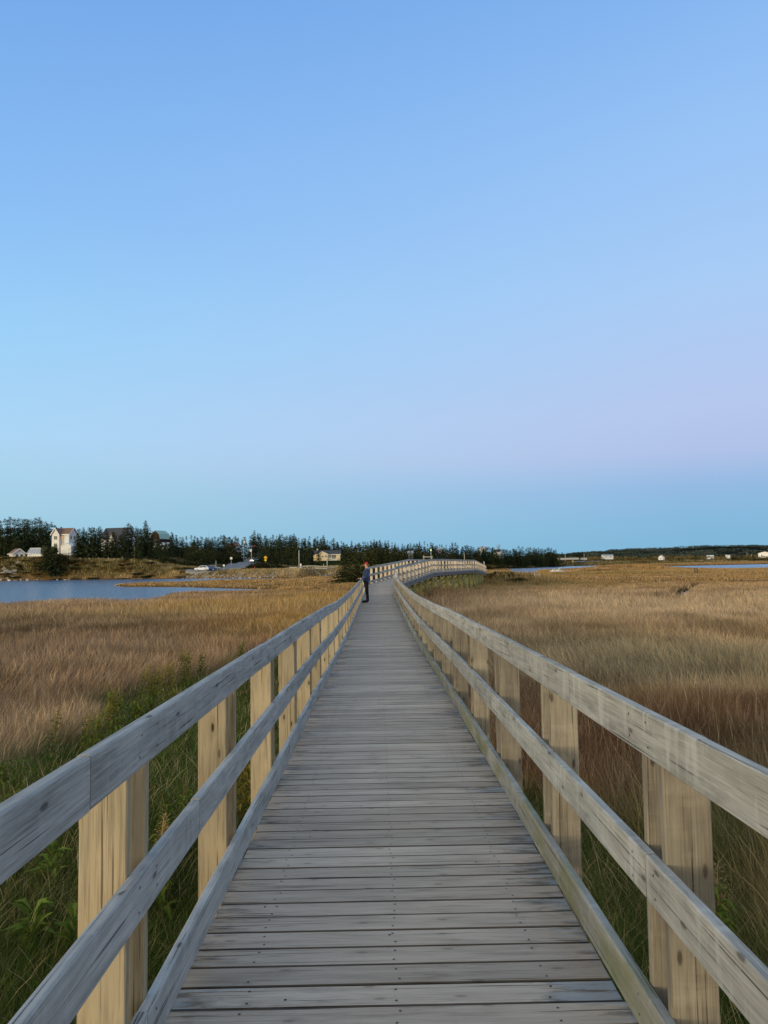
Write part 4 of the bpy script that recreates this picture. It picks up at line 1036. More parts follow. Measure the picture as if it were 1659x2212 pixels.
def window(root, face, u, z, w, h, half, frame='white_paint', pane='glass', name='window', bars=1):
    """a framed window on the front (-y), right (+x) or left (-x) face at distance half from the centre"""
    fr = MB(); pn = MB(); t = .09
    def bx(mb, u0, z0, u1, z1, n0, n1):
        if face == 'front': mb.box(u0, -half - n1, z0, u1, -half - n0, z1)
        elif face == 'right': mb.box(half + n0, u0, z0, half + n1, u1, z1)
        else: mb.box(-half - n1, u0, z0, -half - n0, u1, z1)
    a = w / 2
    bx(fr, u - a - t, z - t, u + a + t, z, -.02, .07); bx(fr, u - a - t, z + h, u + a + t, z + h + t, -.02, .07)
    bx(fr, u - a - t, z, u - a, z + h, -.02, .07); bx(fr, u + a, z, u + a + t, z + h, -.02, .07)
    for k in range(bars): c = u - a + w * (k + 1) / (bars + 1); bx(fr, c - .035, z, c + .035, z + h, -.02, .06)
    bx(pn, u - a, z, u + a, z + h, -.02, .03)
    f = fr.build(name, M[frame], root); pn.build('pane', M[pane], f)
    return f
def place(px, py, d, zoff=0): p = at(px, py, d); return (p.x, p.y, p.z + zoff)
def house(name, label, loc, rz, cat='house'):
    o = empty(name, loc, rz); tag(o, label, cat); return o

# tall white house
H = house('white_house', 'tall three-storey white house with brown roof and boarded-up orange windows', place(140, 1199.5, 288), R(-12))
w = MB(); gable_walls(w, 7.0, 5.6, 7.9, 2.2, 'x'); gable_walls(w, 3.0, 1.2, 7.9, 2.1, 'y', -1.3, -3.3); w.build('wall', M['white_grey'], H)
rf = MB(); gable_roof(rf, 7.0, 5.6, 7.9, 2.2, 'x', o=.35); gable_roof(rf, 3.0, 4.0, 7.9, 2.1, 'y', -1.3, -2.0, o=.35); r_ = rf.build('roof', M['roof_brown'], H)
bb = MB(); bargeboard(bb, 7.0, 5.6, 7.9, 2.2, 'x', o=.35, sides=(1,)); bargeboard(bb, 3.0, 4.0, 7.9, 2.1, 'y', -1.3, -2.0, o=.35, sides=(-1,)); bb.box(-3.85, -3.17, 7.45, -2.9, -3.1, 7.75); bb.box(.35, -3.17, 7.45, 3.8, -3.1, 7.75); bb.build('fascia', M['white_paint'], r_)
gp = MB(); gp.box(.32, -2.86, .2, 1.6, -2.80, 7.4); gp.build('grey_panel', M['grey_board'], H)
for zz in (5.75, 3.05, .35):
    bd = MB(); bd.box(.5, -2.93, zz, 1.42, -2.862, zz + 1.35); bd.build('boarded_window', M['ply'], H)
for zz in (5.75, 3.05): window(H, 'front', -1.2, zz, 1.2, 1.3, 3.9, bars=1)
for u in (-1.5, .5): window(H, 'right', u, 5.9, .9, 1.25, 3.5)
wg = MB(); gable_walls(wg, 4.2, 3.0, 3.4, 1.0, 'y', 3.6, -3.2); wg.build('side_wing', M['white_grey'], H)
rf = MB(); gable_roof(rf, 4.2, 3.0, 3.4, 1.0, 'y', 3.6, -3.2, o=.2, t=.1); rf.build('wing_roof', M['white_paint'], H)
# shed
H = house('shed', 'small white shed with orange-brown roof and two dark windows on the left bank', place(37, 1208.5, 268), R(-48), 'shed')
w = MB(); gable_walls(w, 4.4, 3.9, 2.2, 1.5, 'x'); w.build('wall', M['white_grey'], H)
rf = MB(); gable_roof(rf, 4.4, 3.9, 2.2, 1.5, 'x', o=.45); r_ = rf.build('roof', M['roof_brown'], H)
bb = MB(); bargeboard(bb, 4.4, 3.9, 2.2, 1.5, 'x', o=.45, sides=(1,)); bb.box(-2.6, -2.46, 1.72, 2.6, -2.40, 1.95); bb.build('fascia', M['white_paint'], r_)
for u in (-.75, .75): window(H, 'right', u, .85, .85, .85, 2.2, bars=0)
# greenhouse
H = house('greenhouse', 'low white-framed greenhouse with grey glazed roof beside the shed', place(83, 1210.5, 262), R(-8), 'greenhouse')
w = MB(); w.box(-2.9, -1.8, -1, 2.9, 1.8, .35); w.build('base_wall', M['white_grey'], H)
g = MB(); g.box(-2.85, -1.72, .35, 2.85, 1.72, 2.2); g.build('glazing', M['dim_glass'], H)
g = MB()
for k in range(10): x = -2.85 + 5.7 * k / 9; g.box(x - .06, -1.80, .35, x + .06, -1.723, 2.2)
for k in range(5): y = -1.7 + 3.4 * k / 4; g.box(2.853, y - .06, .35, 2.91, y + .06, 2.2)
g.box(-2.95, -1.85, 2.2, 2.95, -1.70, 2.38); g.build('frame', M['white_paint'], H)
rf = MB(); gable_roof(rf, 5.8, 3.6, 2.3, 1.75, 'x', o=.15, t=.08); r_ = rf.build('roof', M['roof_grey'], H)
g = MB()
for k in range(7): x = -3.05 + 6.1 * k / 6; g.board((x, -1.97, 2.33), (x, 0, 4.22), (1, 0, 0), .09, .05, 0)
g.box(-3.1, -.08, 4.10, 3.1, .08, 4.24); g.build('roof_bar', M['white_paint'], r_)
# dark house in the trees
H = house('dark_roofed_house', 'large dark-roofed house half hidden by the spruces right of the tall white house', place(255, 1187, 300), R(-14))
w = MB(); gable_walls(w, 10, 8, 4.4, 4.0, 'x'); w.build('wall', M['white_grey'], H); rf = MB(); gable_roof(rf, 10, 8, 4.4, 4.0, 'x', o=.4); rf.build('roof', M['roof_dark'], H)
w = MB(); gable_walls(w, 4.4, 4, 2.6, 3.4, 'y', 2.4, -6); w.build('side_wing', M['white_grey'], H); rf = MB(); gable_roof(rf, 4.4, 4, 2.6, 3.4, 'y', 2.4, -6, o=.35); r_ = rf.build('wing_roof', M['roof_brown'], H)
window(H, 'right', -1.5, 2.0, 1, 1.2, 5.0)
# green-roofed barn
H = house('barn', 'dark red barn with a pale green gambrel roof above the trees', place(346, 1176, 330), R(-24), 'barn')
w = MB(); gable_walls(w, 5.0, 6.0, 2.4, 0.01, 'y')
prof = [(-2.5, 2.4), (-2.0, 4.3), (0, 5.7), (2.0, 4.3), (2.5, 2.4)]
for yy in (-3.0, 2.9): w.mesh([(x, yy, z) for x, z in prof] + [(x, yy + .1, z) for x, z in prof], [(0, 1, 2, 3, 4)[::-1], (5, 6, 7, 8, 9)] + [(i, i + 1, i + 6, i + 5) for i in range(4)])
w.build('wall', M['barn'], H); rf = MB(); P2 = [(-2.75, 2.2), (-2.15, 4.4), (0, 5.9), (2.15, 4.4), (2.75, 2.2)]
for (xa, za), (xb, zb) in zip(P2[:-1], P2[1:]): slab(rf, (xa, -3.3, za), (xb, -3.3, zb), (xb, 3.3, zb), (xa, 3.3, za), .1)
rf.build('roof', M['roof_green'], H)
dr = MB(); dr.box(-.9, -3.07, 0, .9, -3.0, 2.2); dr.build('door', M['bark'], H)
H = house('low_building', 'low building with a blue-grey panelled roof in front of the barn', place(351, 1186, 305), R(-10), 'building')
w = MB(); gable_walls(w, 6.0, 4, 1.6, .9, 'x'); w.build('wall', M['white_grey'], H); rf = MB(); gable_roof(rf, 6.0, 4, 1.6, .9, 'x', o=.3, t=.1); r_ = rf.build('roof', M['roof_grey'], H)
g = MB(); [g.board((x, -2.32, 1.48), (x, -.02, 2.60), (1, 0, 0), .07, .04, 0) for x in (-2.2, -1.1, 0, 1.1, 2.2)]; g.build('roof_bar', M['white_paint'], r_)
# yellow bungalow
H = house('bungalow', 'pale yellow bungalow with dark roof and white deck rail in the woods', place(708, 1209.5, 300), R(4))
w = MB(); gable_walls(w, 9.6, 6, 2.4, 1.3, 'x'); w.build('wall', M['yellow_siding'], H); w = MB(); gable_walls(w, 3.9, 2.4, 2.2, 1.0, 'y', -2.0, -4.0); w.build('front_wing', M['yellow_siding'], H)
w = MB(); gable_walls(w, 1.6, 3.4, 1.9, .5, 'y', -4.7, -2.6); w.build('side_wing', M['yellow_siding'], H)
rf = MB(); gable_roof(rf, 9.6, 6, 2.4, 1.3, 'x', o=.35); gable_roof(rf, 3.9, 3.4, 2.2, 1.0, 'y', -2.0, -3.55, o=.25); gable_roof(rf, 1.6, 3.4, 1.9, .5, 'y', -4.7, -2.6, o=.2, t=.1); r_ = rf.build('roof', M['roof_dark'], H)
bb = MB(); bargeboard(bb, 3.9, 3.4, 2.2, 1.0, 'y', -2.0, -3.55, o=.25, sides=(-1,), th=.2); bb.box(.3, -3.43, 1.98, 5.1, -3.37, 2.16); bb.build('fascia', M['white_paint'], r_)
for u in (-3.2, -2.0, -.8): window(H, 'front', u, .95, .72, .8, 5.2)
window(H, 'front', 2.4, .25, 1.5, 1.75, 3.0, name='patio_door'); window(H, 'front', .9, 1.0, .7, .7, 3.0)
dk_ = MB(); dk_.box(.0, -4.6, -.25, 3.6, -3.03, -.12); dk_.box(0, -4.6, .55, 3.6, -4.52, .66)
for k in range(13): x = .03 + 3.54 * k / 12; dk_.box(x - .03, -4.58, -.12, x + .03, -4.54, .55)
dk_.build('deck_rail', M['white_paint'], H)
ch_ = MB(); ch_.box(-4.2, .4, 3.0, -3.6, 1.0, 4.3); ch_.build('chimney', M['white_paint'], H)
def small_house(name, label, loc, rz, w_, d_, h_, rh, ridge, wall, roof, wins=(), fascia=True, cat='house'):
    H = house(name, label, loc, rz, cat)
    w = MB(); gable_walls(w, w_, d_, h_, rh, ridge); w.build('wall', M[wall], H); rf = MB(); gable_roof(rf, w_, d_, h_, rh, ridge); r_ = rf.build('roof', M[roof], H)
    if fascia: bb = MB(); bargeboard(bb, w_, d_, h_, rh, ridge); bb.build('fascia', M['white_paint'], r_)
    for face, u, z_, ww, hh in wins: window(H, face, u, z_, ww, hh, d_ / 2 if face == 'front' else w_ / 2)
    return H
small_house('red_roofed_house', 'white house with a red roof in the trees above the climbing road', place(505, 1192, 372), R(-20), 5.2, 4, 2.4, 1.6, 'x', 'white_grey', 'roof_red', [('front', 0, .8, 1, 1), ('right', 0, .8, .9, 1)])
small_house('red_roofed_cottage', 'small white-gabled cottage with a red roof right of the roadside lamp', place(555, 1191, 376), R(-35), 4, 3.4, 1.7, 1.5, 'x', 'white_grey', 'roof_red', [('right', 0, .5, .7, .8)])
small_house('blue_house', 'narrow pale blue house in the wood above the left rail of the footbridge', place(887.5, 1207, 335), R(-6), 1.9, 3, 2.6, .8, 'x', 'blue_siding', 'roof_grey', [('front', 0, 1.2, .6, .8)])
small_house('gabled_house', 'white-trimmed gabled house peeking over the wood above the footbridge', place(947, 1195, 400), R(25), 3.6, 3.6, 1.3, 1.5, 'y', 'white_grey', 'roof_grey', [('front', 0, .6, .8, 1)])
small_house('grey_roofed_house', 'grey-roofed house on the skyline behind the far wood', place(1043, 1192.5, 520), R(-30), 4.6, 4.4, 2.2, 1.6, 'x', 'white_grey', 'roof_grey', [('front', 0, 1, .9, 1)])
H = small_house('balcony_house', 'white house with dark roof and balcony at the right end of the wood', place(1076, 1205, 455), R(-38), 4.6, 4.2, 3.6, 1.4, 'x', 'white_grey', 'roof_dark', [('right', -1.0, 2.0, .8, 1.1), ('right', .6, 2.0, .8, 1.1), ('front', 0, 2, .9, 1.1)])
b_ = MB(); b_.box(2.33, -2.0, 1.2, 3.4, 2.0, 1.35); b_.box(3.3, -2.0, 1.9, 3.38, 2.0, 2.0)
for k in range(7): b_.box(3.31, -2 + k * .65, 1.35, 3.37, -1.94 + k * .65, 1.9)
b_.build('balcony', M['white_paint'], H)
small_house('long_white_building', 'long low white building on the far shore right of the utility poles', place(1312, 1206, 700), R(8), 9.5, 4, 2.6, .8, 'x', 'white_grey', 'roof_grey', [('front', -2, .9, 1, 1), ('front', 2, .9, 1, 1)], cat='building')
small_house('white_cottage', 'small white cottage with a steep gable among distant dark trees', place(1429, 1209, 780), R(-40), 4.6, 4.4, 2.0, 2.4, 'y', 'white_paint', 'white_grey', [('front', 0, .6, 1, 1)])
small_house('white_bungalow', 'low white bungalow on the far right shore below the hill', place(1534, 1206, 860), R(6), 7, 4, 2.2, 1.3, 'x', 'white_paint', 'white_grey', [('front', 1, .8, 1, .9)])
small_house('far_white_house', 'tiny white house between dark trees left of the large white hall', place(1572, 1204.5, 900), R(-20), 4.6, 4, 2.2, .9, 'x', 'white_paint', 'white_grey', [('front', 0, .8, .8, .9)])
small_house('white_hall', 'large plain white hall at the far right edge below the hill', place(1652, 1203, 850), R(-25), 13, 9, 4.2, 1.6, 'y', 'white_paint', 'white_grey', [('front', -3, 1, 1.2, 1.2)], cat='building')

# ------------------------------------------------------------------ road, car park, barriers
def strip(name, pts, hw, z_off, mat, nacross=4):
    mb = MB(); P = []
    C = [at(*p) for p in pts]; fine = []
    for a, b in zip(C[:-1], C[1:]):
        for k in range(6): fine.append(a.lerp(b, k / 6))
    fine.append(C[-1])
    for i, c in enumerate(fine):
        d = fine[min(i + 1, len(fine) - 1)] - fine[max(i - 1, 0)]; n = Vector((d.y, -d.x, 0)).normalized()
        h = np.interp(i / (len(fine) - 1), np.linspace(0, 1, len(hw)), hw); row = []
        zc = [gz1(c.x + n.x * h * s, c.y + n.y * h * s) for s in np.linspace(-1, 1, nacross + 1)]
        for s, z_ in zip(np.linspace(-1, 1, nacross + 1), zc): row.append((c.x + n.x * h * s, c.y + n.y * h * s, z_ * .5 + max(zc) * .5 + z_off))
        P.append(row)
    for r0, r1_ in zip(P[:-1], P[1:]):
        for k in range(nacross): mb.face([r0[k], r0[k + 1], r1_[k + 1], r1_[k]])
    for k in (0, nacross):
        for r0, r1_ in zip(P[:-1], P[1:]):
            a, b = r0[k], r1_[k]; A_, B_ = (a[0], a[1], a[2] - .5), (b[0], b[1], b[2] - .5)
            mb.face([a, b, B_, A_] if k == 0 else [b, a, A_, B_])
    return mb.build(name, mat)
RD = [(466, 1237, 236.5), (480, 1234.5, 241), (495, 1230, 249), (505, 1226, 259), (515, 1223, 272), (525, 1220, 288), (535, 1217, 306), (545, 1215, 322), (556, 1213.5, 345)]
tag(strip('road', RD, [5, 5.4, 5.0, 4.7, 4.5, 4.3, 4.2, 4.2], .22, M['asphalt']), 'pale grey road climbing from the parking place into the woods', 'road', kind='structure')
tag(strip('parking_area', [(404, 1236.5, 241), (425, 1236.5, 241), (450, 1236, 242), (474, 1236, 242)], [2, 4, 5, 5], .12, M['gravel']), 'gravel parking place beside the road', 'parking place', kind='structure')
lp = [(496, 1230, 248), (506, 1225.6, 259), (516.5, 1222.6, 273), (526.5, 1219.6, 289), (536, 1216.8, 306)]
tag(strip('road_line', lp, [.22, .22], .235, M['road_line'], 1), 'worn pale line along the road', 'road marking', kind='structure')
tag(strip('far_road', [(1240, 1216, 560), (1256, 1214.5, 590), (1270, 1213.5, 620), (1290, 1212.5, 680)], [5, 5], .4, M['asphalt']), 'distant strip of road on the low far shore', 'road', kind='structure')
p0, p1 = at(1210, 1205.5, 640), at(1243, 1206.5, 650)
mb = MB(); mb.box(-(p1 - p0).length / 2, -.2, -1.2, (p1 - p0).length / 2, .2, .4); o = mb.build('concrete_barrier', M['grey_board'], None, tuple((p0 + p1) / 2)); tag(o, 'long pale concrete barrier along the far road between two poles', 'barrier', 'far road barriers')
p0, p1 = at(1254, 1206.5, 655), at(1268, 1206, 655)
mb = MB(); mb.box(-(p1 - p0).length / 2, -.2, -1.2, (p1 - p0).length / 2, .2, .5); o = mb.build('concrete_barrier', M['grey_board'], None, tuple((p0 + p1) / 2)); tag(o, 'short pale concrete barrier left of the rightmost far pole', 'barrier', 'far road barriers')

# ------------------------------------------------------------------ cars
def car(name, label, loc, rz, paint, kind='suv', L=4.4, W=1.82, cat='car'):
    root = empty(name, loc, rz); tag(root, label, cat, 'vehicles by the road'); root.scale = (1, 1, 1.0 if kind == 'pickup' else 1.1)
    # stations along the length (front at -x): x, half width, bottom, top
    if kind == 'pickup': ST = [(-2.6, .80, .55, .95), (-2.5, .93, .42, 1.08), (-1.1, .96, .40, 1.16), (-.9, .96, .40, 1.18), (1.0, .96, .40, 1.18), (2.55, .95, .45, 1.15), (2.65, .90, .55, 1.1)]; CB = [(-1.15, 1.14), (-.45, 1.80), (.75, 1.84), (1.05, 1.16)]; L0 = 5.3; wx = (-1.65, 1.65)
    else: ST = [(-2.2, .66, .48, .72), (-2.1, .80, .34, .82), (-1.6, .88, .28, .92), (-.9, .90, .27, .98), (.9, .90, .27, 1.02), (1.9, .87, .30, 1.03), (2.15, .80, .38, .98), (2.2, .72, .5, .9)]; CB = [(-1.0, .96), (-.25, 1.52), (1.15, 1.56), (2.0, 1.02)]; L0 = 4.4; wx = (-1.35, 1.32)
    k = L / L0; wk = W / 1.82
    mb = MB(); rows = []
    for x, hw, zb, zt in ST:
        hw *= wk; rows.append([(x * k, -hw * .9, zb), (x * k, -hw, zb + (zt - zb) * .35), (x * k, -hw, zb + (zt - zb) * .75), (x * k, -hw * .86, zt), (x * k, hw * .86, zt), (x * k, hw, zb + (zt - zb) * .75), (x * k, hw, zb + (zt - zb) * .35), (x * k, hw * .9, zb)])
    b0 = [v for r in rows for v in r]; fs = []
    for i in range(len(rows) - 1):
        for j in range(8): fs.append((i * 8 + j, i * 8 + (j + 1) % 8, (i + 1) * 8 + (j + 1) % 8, (i + 1) * 8 + j)[::-1])
    n = len(rows) * 8; fs += [tuple(range(8)), tuple(range(n - 8, n))[::-1]]
    mb.mesh(b0, fs, 1, 0, True)
    # roof and pillars
    hw = .72 * wk; (x0, z0), (x1, z1), (x2, z2), (x3, z3) = [(a * k, b) for a, b in CB]
    slab(mb, (x1, -hw, z1), (x2, -hw, z2), (x2, hw, z2), (x1, hw, z1), .07)
    for s in (-1, 1):
        for (xa, za), (xb, zb) in (((x0, z0), (x1, z1 - .04)), ((x3, z3), (x2, z2 - .04)), (((x1 + x2) / 2, z0), ((x1 + x2) / 2 - .02, z1 - .04))):
            mb.board((xa, s * hw * 1.12, za - .05), (xb, s * hw * .985, zb), (1, 0, 0), .10, .05, 0)
    mb.build('body', M[paint], root)
    g = MB(); a, b = hw * 1.08, hw * .95
    V = [(x0, -a, z0 - .04), (x3, -a, z3 - .04), (x3, a, z3 - .04), (x0, a, z0 - .04), (x1, -b, z1 - .05), (x2, -b, z2 - .05), (x2, b, z2 - .05), (x1, b, z1 - .05)]
    g.mesh(V, [(0, 1, 5, 4), (1, 2, 6, 5), (2, 3, 7, 6), (3, 0, 4, 7), (4, 5, 6, 7), (3, 2, 1, 0)]); g.build('windows', M['glass'], root)
    for x in wx:
        for s in (-1, 1):
            ty = MB(); c = (x * k, s * (.80 * wk), .35); ty.tube([(c[0], c[1] - .12, c[2]), (c[0], c[1] + .12, c[2])], .35, 16); t_ = ty.build('wheel', M['tyre'], root)
            rm = MB(); rm.tube([(c[0], c[1] + s * .10, c[2]), (c[0], c[1] + s * .135, c[2])], .22, 12); rm.build('rim', M['rim'], t_)
    fx_, rx_ = ST[0][0] * k, ST[-1][0] * k
    for s in (-1, 1):
        h_ = MB(); h_.box(fx_ + .0, s * .48 - .18, .70, fx_ + .14, s * .48 + .18, .84) if kind != 'pickup' else h_.box(fx_ - .03, s * .66 - .16, .82, fx_ + .1, s * .66 + .16, 1.0); h_.build('headlight', M['lamp_glass'], root)
        t_ = MB(); t_.box(rx_ - .12, s * .58 - .14, .80, rx_ + .02, s * .58 + .14, 1.0); t_.build('tail_light', M['tail'], root)
    gr = MB()
    if kind == 'pickup': gr.box(fx_ - .05, -.45, .70, fx_ + .1, .45, 1.0); gr.box(fx_ - .12, -.9, .45, fx_ + .1, .9, .62); gr.build('grille', M['chrome'], root)
    else: gr.box(fx_ - .02, -.40, .50, fx_ + .1, .40, .66); gr.build('grille', M['tyre'], root)
    return root
def on_ground(px, py, d, off): p = at(px, py, d); return (p.x, p.y, gz1(p.x, p.y) + off)
car('white_car', 'white hatchback SUV parked side-on nearest the water', on_ground(436, 1237, 239, .26), R(4), 'car_white', L=4.35)
car('blue_car', 'bright blue car with its tailgate raised behind the white SUV', on_ground(452, 1234, 243.5, .26), R(186), 'car_blue', L=4.3)
car('silver_car', 'silver estate car parked behind the blue car', on_ground(461, 1233, 245.5, .26), R(184), 'car_silver', L=4.5)
car('pickup_truck', 'dark pickup with chrome grille coming down the road', on_ground(548.5, 1217, 308, .35), R(80), 'car_dark', 'pickup', 5.3, 2.0, 'pickup')
car('dark_blue_car', 'dark blue car with pale roof half behind the pickup', on_ground(558, 1213.5, 330, .35), R(40), 'car_dark', L=4.4)

# ------------------------------------------------------------------ poles, signs and posts
def pole(px, y0, y1, d, r, name, label, group=None, lean=0, mat='pole_wood', cat='pole'):
    a, b = at(px, y0, d), at(px, y1, d); g = gz1(a.x, a.y); root = empty(name, (a.x, a.y, min(g, b.z))); h = a.z - min(g, b.z)
    tag(root, label, cat, group); mb = MB(); mb.tube([(0, 0, -.4), (lean * .5, 0, h * .5), (lean, 0, h)], [r * 1.15, r, r * .85], 8); mb.build('shaft', M[mat], root)
    return root, h
rt, h = pole(526.5, 1161.5, 1212, 320, .17, 'utility_pole', 'tall utility pole with a white transformer can beside the climbing road')
mb = MB(); mb.tube([(.36, -.1, h - 2.5), (.36, -.1, h - 1.4)], .32, 12); mb.build('transformer', M['white_paint'], rt); mb = MB(); mb.board((-.9, -.12, h - .5), (.9, -.12, h - .5), UP, .12, .1, 0); mb.build('crossarm', M['pole_wood'], rt)
rt, h = pole(543, 1187, 1213, 303, .12, 'street_lamp', 'street lamp with a bulky white head by the pickup', cat='street lamp')
mb = MB(); mb.mesh([(-.75, -.2, h - .55), (-.1, -.2, h - 1.1), (.18, -.2, h - .4), (.18, -.2, h + .25), (-.3, -.2, h + .1), (-.75, .12, h - .55), (-.1, .12, h - 1.1), (.18, .12, h - .4), (.18, .12, h + .25), (-.3, .12, h + .1)], [(0, 1, 2, 3, 4), (9, 8, 7, 6, 5), (0, 5, 6, 1), (1, 6, 7, 2), (2, 7, 8, 3), (3, 8, 9, 4), (4, 9, 5, 0)]); mb.build('lamp_head', M['white_paint'], rt)
pole(451, 1147, 1180, 350, .06, 'radio_mast', 'thin grey mast rising above the spruces behind the parked cars', mat='metal_grey', cat='mast')
G = 'wooden poles along the far shore'
for px, a, b, d, l in ((645.8, 1189, 1226, 236, 'plain pole just left of the little timber bridge'), (706.6, 1206, 1226, 236, 'plain pole standing on the little timber bridge in front of the bungalow'), (1071.7, 1195.5, 1219, 440, 'pole in front of the balcony house, beyond the footbridge'),
                       (1126, 1198, 1219, 452, 'second pole right of the balcony house, before dark spruces'), (1174.5, 1196, 1219, 470, 'pole before the last tall spruces of the wood'), (1221, 1195.5, 1212, 600, 'pole just right of the end of the wood'), (1261.5, 1195, 1209, 660, 'rightmost far pole beside the short concrete barrier')):
    pole(px, a, b, d, .16 if d > 300 else .13, 'wooden_pole', l, G)
pole(1004.5, 1192.5, 1207, 300, .12, 'wooden_pole', 'short leaning pole in the wood above the footbridge hump', G, lean=-.4); pole(1050, 1212.5, 1221, 122, .09, 'wooden_post', 'leaning weathered post at the far end of the footbridge', None, lean=-.35, cat='post')
rt, h = pole(930.7, 1179, 1209, 150, .06, 'lamp_post', 'slim lamp post with a glowing yellow-green lamp above the footbridge', mat='metal_grey', cat='lamp post')
m_, nt_, b_ = newmat('lamp_glow'); b_.inputs['Base Color'].default_value = (.7, .8, .3, 1); b_.inputs['Emission Color'].default_value = (.75, .85, .30, 1); b_.inputs['Emission Strength'].default_value = .9
mb = MB(); mb.tube([(0, 0, h - 1.05), (0, 0, h - .95), (0, 0, h - .75), (0, 0, h - .65)], [.04, .11, .11, .04], 10); mb.build('lamp', m_, rt)
# timber frame beside the footbridge hump
p = at(924, 1207, 150); g = gz1(p.x, p.y); rt = empty('timber_gateway', (p.x, p.y, g)); tag(rt, 'bare timber gateway of two posts and a crossbar beside the lamp post', 'gateway')
for x in (-.78, .78):
    mb = MB(); hh = at(924, 1199.5, 150).z - g - (.25 if x > 0 else 0); mb.board((x, 0, -.3), (x, 0, hh), (1, 0, 0), .16, .16, 0); mb.build('post', M['pole_wood'], rt)
mb = MB(); zz = at(924, 1203, 150).z - g; mb.board((-.95, -.1, zz), (.95, -.1, zz), UP, .14, .05, 0); mb.build('crossbar', M['pole_wood'], rt)
def post_sign(px, ytop, ybase, d, sw, sh, name, label, mat, post='metal_grey', shape='rect', group=None):
    rt, h = pole(px, ytop + sh * .5 * F / d, ybase, d, .05, name, label, group, mat=post, cat='sign'); mb = MB()
    if shape == 'diamond': P = [(0, -sh / 2), (sw / 2, 0), (0, sh / 2), (-sw / 2, 0)]
    elif shape == 'round': P = [(sw / 2 * math.cos(a * PI / 6), sh / 2 * math.sin(a * PI / 6)) for a in range(12)]
    else: P = [(-sw / 2, -sh / 2), (sw / 2, -sh / 2), (sw / 2, sh / 2), (-sw / 2, sh / 2)]
    n = len(P); mb.mesh([(x, -.09, h + z_) for x, z_ in P] + [(x, -.06, h + z_) for x, z_ in P], [tuple(range(n)), tuple(range(n, 2 * n))[::-1]] + [(i, i + n, (i + 1) % n + n, (i + 1) % n) for i in range(n)]); f_ = mb.build('sign_face', M[mat], rt)
    return rt, h, f_
post_sign(499.5, 1203.5, 1218, 262, .75, .75, 'road_sign', 'small pale square road sign on a leaning post at the road edge', 'white_grey')
rt, h, f_ = post_sign(573.7, 1200.5, 1216, 246, 1.15, 1.15, 'warning_sign', 'yellow diamond road sign with a dark mark above the roadside mound', 'yellow_sign', shape='diamond')
mb = MB(); mb.box(-.06, -.11, h - .3, .06, -.092, h + .18); mb.box(.06, -.11, h - .08, .24, -.092, h + .03); mb.build('mark', M['black_mark'], f_); mb = MB(); mb.box(-.35, -.09, h - 1.05, .35, -.06, h - .58); mb.build('plate', M['yellow_sign'], rt)
post_sign(483.7, 1219.2, 1229, 240, .62, .62, 'round_sign', 'small round white sign at the edge of the parking place', 'white_paint', shape='round')
pole(466.6, 1211, 1232, 246, .09, 'wooden_post', 'bare wooden post behind the silver car', None, cat='post'); pole(550.4, 1223.5, 1235, 228, .10, 'red_post', 'short red post in the tan grass right of the road', None, mat='red_paint', cat='post')
for px, py, l in ((517, 1231, 'white block at the left end of the roadside barrier'), (534, 1230.5, 'white block at the right end of the roadside barrier'), (649.6, 1220, 'small white box beside the pole near the timber bridge')):
    p = at(px, py, 238 if px < 600 else 240); g = gz1(p.x, p.y); mb = MB(); mb.box(-.22, -.2, min(0, g - p.z) - .2, .22, .2, .3); mb.box(-.25, -.23, .3, .25, .23, .35); o = mb.build('white_block', M['white_paint'], None, (p.x, p.y, p.z)); tag(o, l, 'block')
p = at(521, 1228.6, 238); g = gz1(p.x, p.y); rt = empty('roadside_barrier', (p.x, p.y, g)); tag(rt, 'low grey pipe barrier between the road and the tan grass', 'barrier'); hh = p.z - g
mb = MB(); mb.tube([(-1.5, 0, hh), (1.5, .3, hh)], .06, 6); mb.build('rail', M['metal_grey'], rt)
for x in (-1.5, 0, 1.5): mb = MB(); mb.tube([(x, .1 * x + .15, -.2), (x, .1 * x + .15, hh)], .06, 6); mb.build('post', M['metal_grey'], rt)
p = at(1237.6, 1214, 560); mb = MB(); mb.tube([(0, 0, -1.2), (0, 0, .9), (0, 0, 1.3)], [.45, .4, .15], 8); o = mb.build('marker_drum', M['yellow_sign'], None, tuple(p)); tag(o, 'small yellow marker drum beside the far road', 'marker')
for px, yt in ((1430, 1193), (1553.5, 1190), (1563, 1192)):
    pole(px + 60 if px > 1500 else px, yt + 4, 1204, 880, .12, 'thin_pole', {1430: 'thin pale pole among the distant trees near the white cottage', 1553.5: 'left one of two thin pale poles below the far hill', 1563: 'right one of two thin pale poles below the far hill'}[px], 'thin far poles', mat='white_grey')
# bank fence: each post is a thing
FP = [(151, 1203.5, 1212), (173, 1204.5, 1213), (193, 1204, 1213), (213.5, 1204, 1212), (234.5, 1203.5, 1212), (257, 1205.5, 1212), (264, 1202.5, 1207.5)]
for i, (px, a, b) in enumerate(FP): pole(px, a, b, 256, .09, 'fence_post', ['leftmost grey fence post on the bank, below the tall white house', 'grey fence post along the top of the grassy bank', 'grey fence post along the top of the grassy bank', 'grey fence post along the top of the grassy bank', 'grey fence post along the top of the grassy bank', 'short brownish fence post near the right end of the bank row', 'rightmost pale fence post of the bank row'][i], 'fence posts on the bank', cat='fence post')
pole(290.5, 1181, 1203, 258, .08, 'utility_pole', 'thin grey pole among the bank spruces left of the barn')

